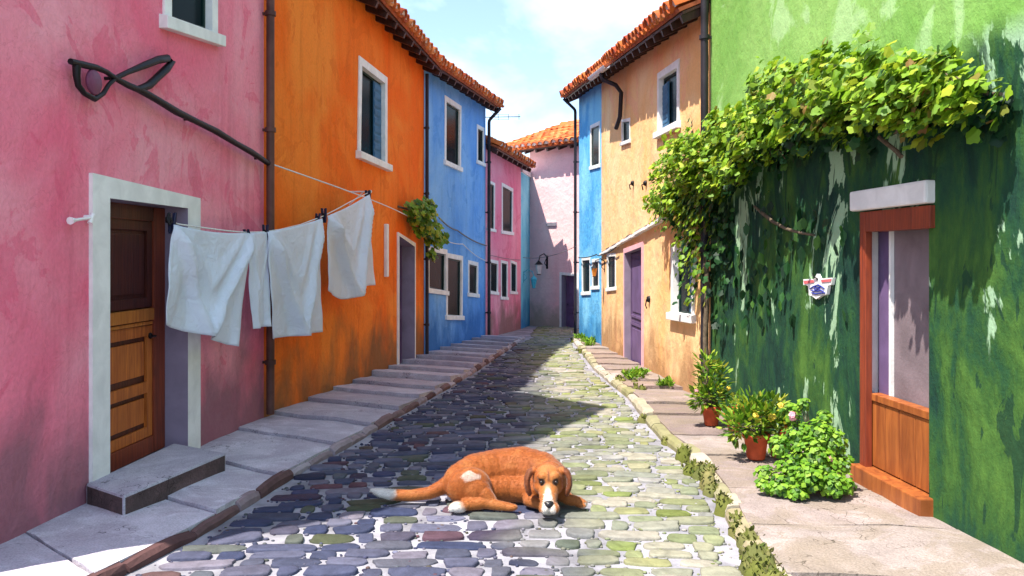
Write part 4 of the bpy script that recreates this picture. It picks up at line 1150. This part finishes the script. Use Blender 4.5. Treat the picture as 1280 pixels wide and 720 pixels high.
# creeper over the orange doorway
f = F_or
T = thing('creeper', 'small green creeper drooping over the doorway of the orange house', 'creeper', f.pt(*f.hit(512,292), .05))
mb = MB(); rnd = random.Random(41)
def fo_pt(px, py, off):
    ff = F_or if px < 530 else F_bl
    return ff.pt(*ff.hit(px,py), off)
for (px,py,r,n) in ((508,268,.22,70),(520,280,.22,60),(500,262,.14,34),(516,258,.14,34),(526,300,.15,40),(533,297,.12,30),(524,318,.09,18),(540,299,.1,18),(512,285,.15,30)):
    c = fo_pt(px,py,.28)
    for _ in range(int(n*2.2)):
        p = c+V((rnd.gauss(0,1),rnd.gauss(0,1),rnd.gauss(0,1))).normalized()*r*1.35*rnd.random()**.45
        leaf(mb, p, rnd.uniform(.08,.14), F_or.n*.8+V((rnd.gauss(0,.4),-.4+rnd.gauss(0,.4),.5)), rnd, 5)
mb.build('leaves', M['leaf_pot'], T)
mb = MB(); mb.tube([F_or.pt(*F_or.hit(497,258),.0),fo_pt(505,264,.2),fo_pt(518,280,.28),fo_pt(528,305,.26),fo_pt(527,328,.22)], [.02,.018,.014,.01,.006], 6); mb.tube([fo_pt(510,270,.25),fo_pt(530,290,.28),fo_pt(543,300,.24)], [.012,.01,.005], 6)
mb.build('stem', M['stem'], T)

# ------------------------------------------------------------------ pots and plants
def potted(name, label, cat, px, py, w, h, potm, foliage, leafm, size, flowers=(), oval=False, dens=1.0, seed=1, group='potted plants along the green wall'):
    """px,py: foot of the pot in the photograph"""
    rnd = random.Random(seed)
    d = (EYE-.10)*1000/(py-342); p = P(px,py,d); x = min(p.x, wr(p.y)-w*.62); base = V((x, p.y, ground(p.y)+.115))
    T = thing(name, label, cat, base, group); r = w/2
    mb = MB(); mb.lathe(base, [(0,0),(r*.66,0),(r*.70,.01),(r*.92,h*.80),(r*1.04,h*.80),(r*1.06,h*.84),(r*1.06,h*.98),(r*1.02,h),(r*.90,h),(r*.88,h*.88),(0,h*.86)], 26)
    po = mb.build('pot', M[potm], T)
    mb = MB(); mb.lathe(base, [(0,h*.93),(r*.5,h*.91),(r*.885,h*.88)], 16); mb.build('soil', M['soil'], T)
    mb = MB(); sm_ = MB()
    for (dx, dy, dz, rr, n) in foliage:
        c = base+V((dx,dy,h+dz))
        for k in range(3):
            q = c+V((rnd.gauss(0,.3),rnd.gauss(0,.3),rnd.gauss(0,.3)))*rr
            sm_.tube([base+V((rnd.gauss(0,.02),rnd.gauss(0,.02),h*.88)), (base+V((0,0,h))+q)/2+V((0,0,.02)), q], [.008,.006,.004], 5)
        for _ in range(int(n*dens)):
            dr = V((rnd.gauss(0,1),rnd.gauss(0,1),rnd.gauss(0,1))).normalized(); q = c+dr*rr*rnd.random()**.4
            wlim = wr(q.y)-.03
            if q.x > wlim: q.x = wlim-rnd.uniform(0,.08)
            if q.z < ground(q.y)+.13: q.z = ground(q.y)+.13+rnd.uniform(0,.03)
            sz = size*rnd.uniform(.7,1.3)
            if oval: ovleaf(mb, q, dr+V((0,0,.5)), sz*1.35, rnd, .42)
            else: leaf(mb, q, sz, dr+V((-.3,-.3,.9)), rnd, 4)
    mb.build('foliage', M[leafm], T); sm_.build('stems', M['stem'], T)
    for (dx,dy,dz,mt,s) in flowers:
        fb = MB(); c = base+V((dx,dy,h+dz))
        for k in range(9):
            dr = V((rnd.gauss(0,1)-.3,rnd.gauss(0,1)-.6,rnd.gauss(0,1)+.5)).normalized(); q = c+dr*s*.5
            leaf(fb, q, s*.8, dr, rnd, 3, fold=-.2)
        fb.ell(c, (s*.4,s*.4,s*.35), 8, 5)
        fb.build('flower', M[mt], T)
    return T
potted('potted_plant', 'red pot with tall dark green plant at the corner of the apricot house', 'potted plant', 889, 533, .205, .21, 'pot',
  [(-.03,-.02,.12,.19,170),(.02,.02,.30,.19,150),(-.05,.0,.45,.12,70),(.05,.03,.10,.17,90),(-.13,-.05,.12,.10,50)], 'leaf_pot', .06, [(-.18,-.05,.16,'petal_pink',.05),(.16,-.1,.2,'petal_yel',.04)], True, 1.0, 51)
potted('potted_plant', 'low red-flowered plant half hidden between the two red pots', 'potted plant', 917, 541, .15, .13, 'pot_or',
  [(-.02,0,.06,.10,80),(.04,.03,.12,.11,80)], 'leaf_pot', .05, [(-.05,-.08,.10,'petal_red',.075),(.03,-.09,.12,'petal_red',.08),(.10,-.06,.14,'petal_red',.07),(-.1,-.05,.05,'petal_red',.06)], True, 1.0, 52)
potted('potted_plant', 'large red terracotta pot with spreading yellow-green flowering plant', 'potted plant', 945, 575, .225, .225, 'pot',
  [(-.10,-.02,.08,.17,150),(.05,.0,.13,.18,160),(.14,.02,.20,.14,110),(-.19,-.02,.05,.11,70),(-.02,.05,.22,.13,80),(.2,-.03,.08,.12,80)], 'leaf_pot', .06, [(.10,-.14,.16,'petal_yel',.06),(-.05,-.15,.18,'petal_yel',.045),(.18,-.12,.26,'petal_yel',.05),(.21,-.1,.02,'petal_red',.05)], True, 1.0, 53)
potted('potted_plant', 'small orange pot tucked behind the large red pot', 'potted plant', 972, 573, .17, .14, 'pot_or',
  [(.02,.02,.10,.11,90),(.08,0,.2,.10,70)], 'leaf_pot', .05, [(.03,-.1,.14,'petal_red',.04)], True, 1.0, 54)
potted('bush', 'big bright green leafy bush in a brown pot beside the red-framed doorway', 'potted bush', 1022, 612, .21, .17, 'pot_br',
  [(-.22,-.12,-.02,.15,170),(-.08,-.12,.10,.15,180),(-.02,-.05,.26,.11,100),(-.34,-.18,-.12,.11,90),(-.15,.0,.22,.12,110),(.08,-.04,.20,.12,90),(.0,-.28,-.06,.11,90),(-.42,-.05,-.05,.08,40),(.14,-.05,.05,.11,70),(-.19,.05,.40,.08,45),(-.30,-.02,.16,.09,60),(-.16,-.26,-.02,.11,90),(-.10,.02,.47,.05,22),(.05,.0,.38,.06,28),(-.47,-.16,-.10,.06,24),(-.26,-.3,-.13,.08,40),(.12,-.2,-.08,.09,45),(-.05,-.15,.02,.16,120)], 'leaf_bright', .042, [(-.2,-.02,.38,'petal_pink',.06),(-.12,-.05,.22,'petal_red',.04),(.02,-.2,.1,'petal_pink',.04)], False, 2.3, 55)

# ------------------------------------------------------------------ dog
def make_dog():
    rnd = random.Random(5); gy = 5.95; O = V((0,gy,ground(gy)+.03))
    mb = MB()
    def chain(pts, n=5, seg=16):
        for a, b in zip(pts, pts[1:]):
            A, B = V(a[:3]), V(b[:3]); k = max(2, int((B-A).length/(min(a[3],b[3])*.35)))
            for i in range(k+1):
                t = i/k; r = a[3]*(1-t)+b[3]*t; mb.ell(O+A*(1-t)+B*t, (r,r,r), seg, 10)
    rz = lambda a: Matrix.Rotation(a,3,'Z')
    # trunk curled round, flattened against the ground
    for a, b in [((-.37,.10,.14,.150),(-.27,.20,.165,.165)),((-.27,.20,.165,.165),(-.10,.27,.175,.172)),((-.10,.27,.175,.172),(.08,.26,.19,.178)),((.08,.26,.19,.178),(.22,.18,.185,.165)),((.22,.18,.185,.165),(.29,.07,.18,.135))]:
        chain([a,b], seg=20)
    chain([(.29,.07,.19,.13),(.275,-.03,.215,.105),(.262,-.10,.225,.10)])           # neck
    # belly side filling to the ground
    chain([(-.20,.10,.09,.10),(.0,.12,.09,.10),(.18,.06,.09,.10)])
    # haunch and folded hind leg
    mb.ell(O+V((-.315,-.01,.135)), (.165,.095,.145), 20, 14, rot=rz(.1))
    mb.ell(O+V((-.27,-.045,.11)), (.12,.075,.11), 20, 14)
    chain([(-.20,-.07,.10,.06),(-.16,-.09,.06,.05),(-.24,-.11,.045,.045),(-.34,-.12,.04,.042)])
    mb.ell(O+V((-.385,-.155,.034)), (.075,.052,.040), 14, 10, rot=rz(.15))
    for k in range(4): mb.ell(O+V((-.43+.0*k,-.185+.02*k-.0,.026)), (.028,.012,.022), 10, 8, rot=rz(.3))
    # far hind paw showing under the belly
    chain([(-.20,-.10,.05,.045),(-.10,-.135,.038,.036),(-.02,-.15,.032,.030)])
    mb.ell(O+V((-.005,-.155,.03)), (.05,.032,.026), 12, 8)
    # tail
    chain([(-.45,.12,.14,.07),(-.53,.10,.10,.056),(-.62,.08,.065,.046),(-.76,.08,.045,.042),(-.90,.09,.048,.042),(-1.00,.12,.055,.033),(-1.07,.15,.065,.014)], seg=12)
    # forelegs: one folded under the chin, the other reaching to the right
    chain([(.33,.10,.12,.085),(.37,.03,.08,.06),(.42,-.03,.05,.042),(.49,-.05,.04,.036)])
    mb.ell(O+V((.505,-.06,.032)), (.048,.042,.032), 14, 10)
    for k in range(4): mb.ell(O+V((.515+.006*k,-.105+.024*k,.024)), (.032,.011,.019), 10, 8, rot=rz(-.15+.1*k))
    chain([(.18,.08,.12,.085),(.14,.0,.07,.06),(.13,-.06,.05,.045),(.20,-.10,.04,.040),(.30,-.12,.036,.036)])
    chain([(.10,.16,.12,.12),(.16,.02,.10,.08)])
    # head, chin resting on the stones
    HC = V((.262,-.175,.215)); PV = V((.262,-.34,0)); SX = V((1.24,1.2,1.10)); h0 = len(mb.v)
    HS = lambda p: V((PV.x+(p.x-PV.x)*SX.x, PV.y+(p.y-PV.y)*SX.y, PV.z+(p.z-PV.z)*SX.z))
    HI = lambda p: V((PV.x+(p.x-PV.x)/SX.x, PV.y+(p.y-PV.y)/SX.y, PV.z+(p.z-PV.z)/SX.z))
    mb.ell(O+HC, (.088,.095,.088), 22, 16)
    mb.ell(O+HC+V((0,-.02,-.045)), (.088,.08,.065), 20, 14)             # cheeks
    for s in (-1,1):
        mb.ell(O+HC+V((.034*s,-.062,.032)), (.034,.03,.030), 12, 10)     # brows
        mb.ell(O+HC+V((.027*s,-.175,-.138)), (.030,.05,.036), 14, 10)    # flews
    chain([(.262,-.23,.165,.062),(.260,-.29,.125,.050),(.258,-.335,.098,.042)])
    mb.ell(O+V((.258,-.315,.052)), (.038,.05,.024), 14, 10)              # lower jaw
    mb.ell(O+V((.258,-.25,.06)), (.05,.07,.04), 14, 10)
    # ears: thick leather flaps hanging from the skull
    def ear(s):
        base = HC+V((.080*s,.005,.055)); pts = [(0,0,0,.030,.022),(.028*s,-.01,-.012,.036,.02),(.042*s,-.02,-.045,.045,.018),(.044*s,-.03,-.085,.046,.017),(.036*s,-.04,-.12,.034,.015),(.028*s,-.045,-.14,.018,.012)]
        for a, b in zip(pts, pts[1:]):
            for i in range(5):
                t = i/4; q = [a[j]*(1-t)+b[j]*t for j in range(5)]
                mb.ell(O+base+V(q[:3]), (q[4], q[3], .02), 12, 8)
    ear(-1); ear(1)
    for i in range(h0, len(mb.v)): mb.v[i] = O+HS(mb.v[i]-O)
    me = bpy.data.meshes.new('dog_raw'); me.from_pydata([tuple(p-O) for p in mb.v], [], mb.f)
    ob = bpy.data.objects.new('dog_raw', me); C.objects.link(ob)
    bm = bmesh.new(); bm.from_mesh(me); bmesh.ops.remove_doubles(bm, verts=bm.verts, dist=1e-5); bmesh.ops.recalc_face_normals(bm, faces=bm.faces); bm.to_mesh(me); bm.free()
    r = ob.modifiers.new('r','REMESH'); r.mode = 'VOXEL'; r.voxel_size = .0062
    s = ob.modifiers.new('s','SMOOTH'); s.factor = .5; s.iterations = 4
    dg = bpy.context.evaluated_depsgraph_get(); ev = ob.evaluated_get(dg)
    m2 = bpy.data.meshes.new_from_object(ev); bpy.data.objects.remove(ob)
    ZG = -.03
    for v in m2.vertices:
        if v.co.z < ZG+.004: v.co.z = ZG+.004
    # coat colours per vertex
    ca = m2.color_attributes.new('coat','FLOAT_COLOR','POINT')
    OR, DK, TAN, WH, BK = V((.34,.085,.012)), V((.10,.024,.008)), V((.50,.19,.05)), V((.74,.69,.62)), V((.02,.014,.012))
    def sm(e0, e1, x):
        t = max(0,min(1,(x-e0)/(e1-e0))); return t*t*(3-2*t)
    for i, v in enumerate(m2.vertices):
        p = v.co; nz = mnoise.noise(p*9)*.5+mnoise.noise(p*24)*.25
        c = OR.lerp(TAN, sm(-.1,.5,nz)*.45)
        c = c.lerp(TAN, sm(.12,.02,p.z)*.5)
        # white: tail tip, hind paw, toes, muzzle blaze, haunch patch
        w = sm(-.86,-.92,p.x+nz*.09)
        w = max(w, sm(.085,.055,(V((p.x,p.y,p.z))-V((-.40,-.17,.0))).length+nz*.02))
        w = max(w, sm(.05,.03,(p-V((.535,-.075,.0))).length+nz*.01))
        w = max(w, sm(.02,.0,p.x+.10-.0+abs(p.y+.155)*0+ (0 if (abs(p.y+.155)<.05 and p.z<.05 and p.x>-.05) else 1)))
        hp = p-V((-.30,-.09,.235)); w = max(w, sm(.055,.035, math.sqrt((hp.x*.85)**2+(hp.z*1.5)**2+(hp.y*.5)**2)+nz*.075+.012*math.sin(hp.x*60))*.5)
        h = HI(p)-HC
        if h.y < .03 and abs(h.x) < .10:
            bl = .004+max(0,(-h.y-.09))*.24
            w = max(w, sm(bl+.012, bl-.004, abs(h.x+.006)+nz*.010)*sm(-.09,-.15,h.y)*.9)
            c = c.lerp(TAN, .6*sm(.075,.03,abs(h.x)))
            # dark brow creases and eye rims
            c = c.lerp(DK, .75*sm(.008,.003,abs(h.x))*sm(-.0,.02,h.z)*sm(.09,.05,h.z))
            for s in (-1,1):
                e = (h-V((.042*s,-.088,.002))).length; c = c.lerp(BK, sm(.030,.016,e))
            c = c.lerp(BK, sm(.014,.008,abs(h.z+.157))*sm(-.11,-.13,h.y)*.9)
        if .084 < abs(h.x) < .165 and -.08 < h.y < .035 and -.115 < h.z < .09: c = c.lerp(DK, (.75+.3*nz)*sm(.084,.096,abs(h.x))); w = 0
        sp = p-V((.17,.10,.22)); c = c.lerp(DK, .5*sm(.12,.04,math.sqrt((sp.x*1.8)**2+sp.z**2+(sp.y*.6)**2)+nz*.03))
        c = c.lerp(WH, w)
        ca.data[i].color = (c.x,c.y,c.z,1)
    for poly in m2.polygons: poly.use_smooth = True
    # eyes and nose joined as islands of the same mesh
    for q_ in range(3): m2.materials.append(M['iron'])
    bm = bmesh.new(); bm.from_mesh(m2)
    def add_ell(c, r, mi):
        res = bmesh.ops.create_uvsphere(bm, u_segments=16, v_segments=12, radius=1.0, matrix=Matrix.Translation(c) @ Matrix.Diagonal((r[0],r[1],r[2],1)))
        for v in res['verts']:
            for fc in v.link_faces: fc.material_index = mi; fc.smooth = True
    for s in (-1,1): add_ell(HS(HC+V((.042*s,-.086,.002))), (.0165,.0145,.014), 1)
    add_ell(HS(V((.258,-.375,.106))), (.028,.018,.022), 2); add_ell(HS(V((.258,-.368,.118))), (.034,.02,.015), 2)
    bm.to_mesh(m2); bm.free()
    m, nt, b = mat_new('dog_coat')
    at = nt.nodes.new('ShaderNodeVertexColor'); at.layer_name = 'coat'
    tc = nt.nodes.new('ShaderNodeTexCoord').outputs['Object']
    n = noise_n(nt, mapping(nt, tc, scale=(60,160,160)), 1.0, 4, 1.0)
    col = mix(nt, .45, at.outputs['Color'], ramp(nt, n, [(.3,(.5,.5,.5)),(.65,(1,1,1))]), 'MULTIPLY')
    L(nt, col, b.inputs['Base Color']); b.inputs['Roughness'].default_value = .62; b.inputs['Specular IOR Level'].default_value = .3
    b.inputs['Sheen Weight'].default_value = .25; b.inputs['Sheen Roughness'].default_value = .4
    bump(nt, n, b, .35, .006)
    m2.materials[0] = m; m2.materials[1] = (simple('dog_eye', (.02,.01,.006), .08, var=.1, bmp=0, spec=.7)); m2.materials[2] = (simple('dog_nose', (.012,.011,.014), .3, var=.2, bscale=400, spec=.5))
    m2.name = 'dog'
    o = bpy.data.objects.new('dog', m2); C.objects.link(o); o.location = O
    # short coat: fine hairs lying back along the body
    m2.calc_loop_triangles(); tris = [t for t in m2.loop_triangles if m2.polygons[t.polygon_index].material_index == 0]
    areas = []; acc = 0
    for t in tris: acc += t.area; areas.append(acc)
    import bisect
    vs, fs, cs = [], [], []; cd_ = m2.color_attributes['coat'].data
    for _ in range(70000):
        t = tris[min(len(tris)-1, bisect.bisect(areas, rnd.random()*acc))]
        a, b_, c_ = (m2.vertices[i].co for i in t.vertices); u, v = rnd.random(), rnd.random()
        if u+v > 1: u, v = 1-u, 1-v
        p = a+(b_-a)*u+(c_-a)*v; n = t.normal
        head = (p-HS(HC)).length < .17 and p.y < .0
        flow = V((-1,.1,-.55)) if not head else V(((p.x-.262)*2,.9,.1))
        flow = flow-n*flow.dot(n)
        if flow.length < .05: continue
        flow = (flow.normalized()+n*rnd.uniform(.22,.5)+V((rnd.gauss(0,.16),rnd.gauss(0,.16),rnd.gauss(0,.16)))).normalized()
        ln = rnd.uniform(.009,.020)*(.55 if head else 1)
        if head and (p-HS(HC+V((0,-.19,-.11)))).length < .06: continue
        if min((p-HS(HC+V((.042*q,-.088,.002)))).length for q in (-1,1)) < .027: continue
        sd_ = flow.cross(n).normalized()*.0011; k = len(vs)
        vs += [p-sd_, p+sd_, p+flow*ln]; fs.append((k,k+1,k+2))
        cc = V(cd_[t.vertices[0]].color[:3])*rnd.uniform(.7,1.25); cs += [cc]*3
    mf = bpy.data.meshes.new('coat_fur'); mf.from_pydata(vs, [], fs); cf_ = mf.color_attributes.new('coat','FLOAT_COLOR','POINT')
    for i, cc in enumerate(cs): cf_.data[i].color = (min(1,cc.x),min(1,cc.y),min(1,cc.z),1)
    mf.materials.append(m); fo_ = bpy.data.objects.new('fur', mf); C.objects.link(fo_); fo_.parent = o
    o['label'] = 'orange-brown dog with white tail tip lying curled on the cobbles, chin on the ground'; o['category'] = 'dog'
    return o
make_dog()

# ------------------------------------------------------------------ light, sky, camera
w = bpy.data.worlds.new('World'); bpy.context.scene.world = w; w.use_nodes = True
nt = w.node_tree; bg = nt.nodes['Background']
sky = nt.nodes.new('ShaderNodeTexSky'); sky.sky_type = 'NISHITA'; sky.sun_disc = False
SUN = V((-.39,-.30,1.0)).normalized()          # towards the sun
sky.sun_elevation = math.asin(SUN.z); sky.sun_rotation = math.atan2(SUN.x, SUN.y)
sky.dust_density = .5; sky.air_density = 1.0; sky.ozone_density = 3.0
# thin high cloud over the blue
tc = nt.nodes.new('ShaderNodeTexCoord').outputs['Generated']
cn = noise_n(nt, mapping(nt, tc, scale=(1.2,1.2,2.6), loc=(.3,.1,.2)), 2.2, 6, .6)
cf = ramp(nt, cn, [(.40,(.08,.08,.08)),(.62,(.5,.5,.5))])
cm = mix(nt, cf, sky.outputs[0], (6.2,7.4,7.9))
L(nt, cm, bg.inputs['Color']); bg.inputs['Strength'].default_value = .12
sd = bpy.data.lights.new('Sun','SUN'); sd.energy = 4.0; sd.angle = math.radians(.53); sd.color = (1.0,.93,.82)
so = bpy.data.objects.new('Sun', sd); C.objects.link(so); so.rotation_euler = (-SUN).to_track_quat('-Z','Y').to_euler(); so.location = (0,0,20)
cd = bpy.data.cameras.new('Camera'); cam = bpy.data.objects.new('Camera', cd); C.objects.link(cam)
cam.location = (0,0,EYE); cam.rotation_euler = (math.radians(90),0,0)
cd.sensor_width = 36; cd.lens = 36*FPX/1280; cd.shift_y = -(360-HY)/1280; cd.clip_start = .1; cd.clip_end = 2000
sc = bpy.context.scene; sc.camera = cam
sc.view_settings.view_transform = 'Standard'; sc.view_settings.look = 'None'; sc.view_settings.gamma = 1; sc.view_settings.exposure = 1.36
sc.render.engine = 'CYCLES'
for o in bpy.data.objects:
    if '_org' in o: del o['_org']
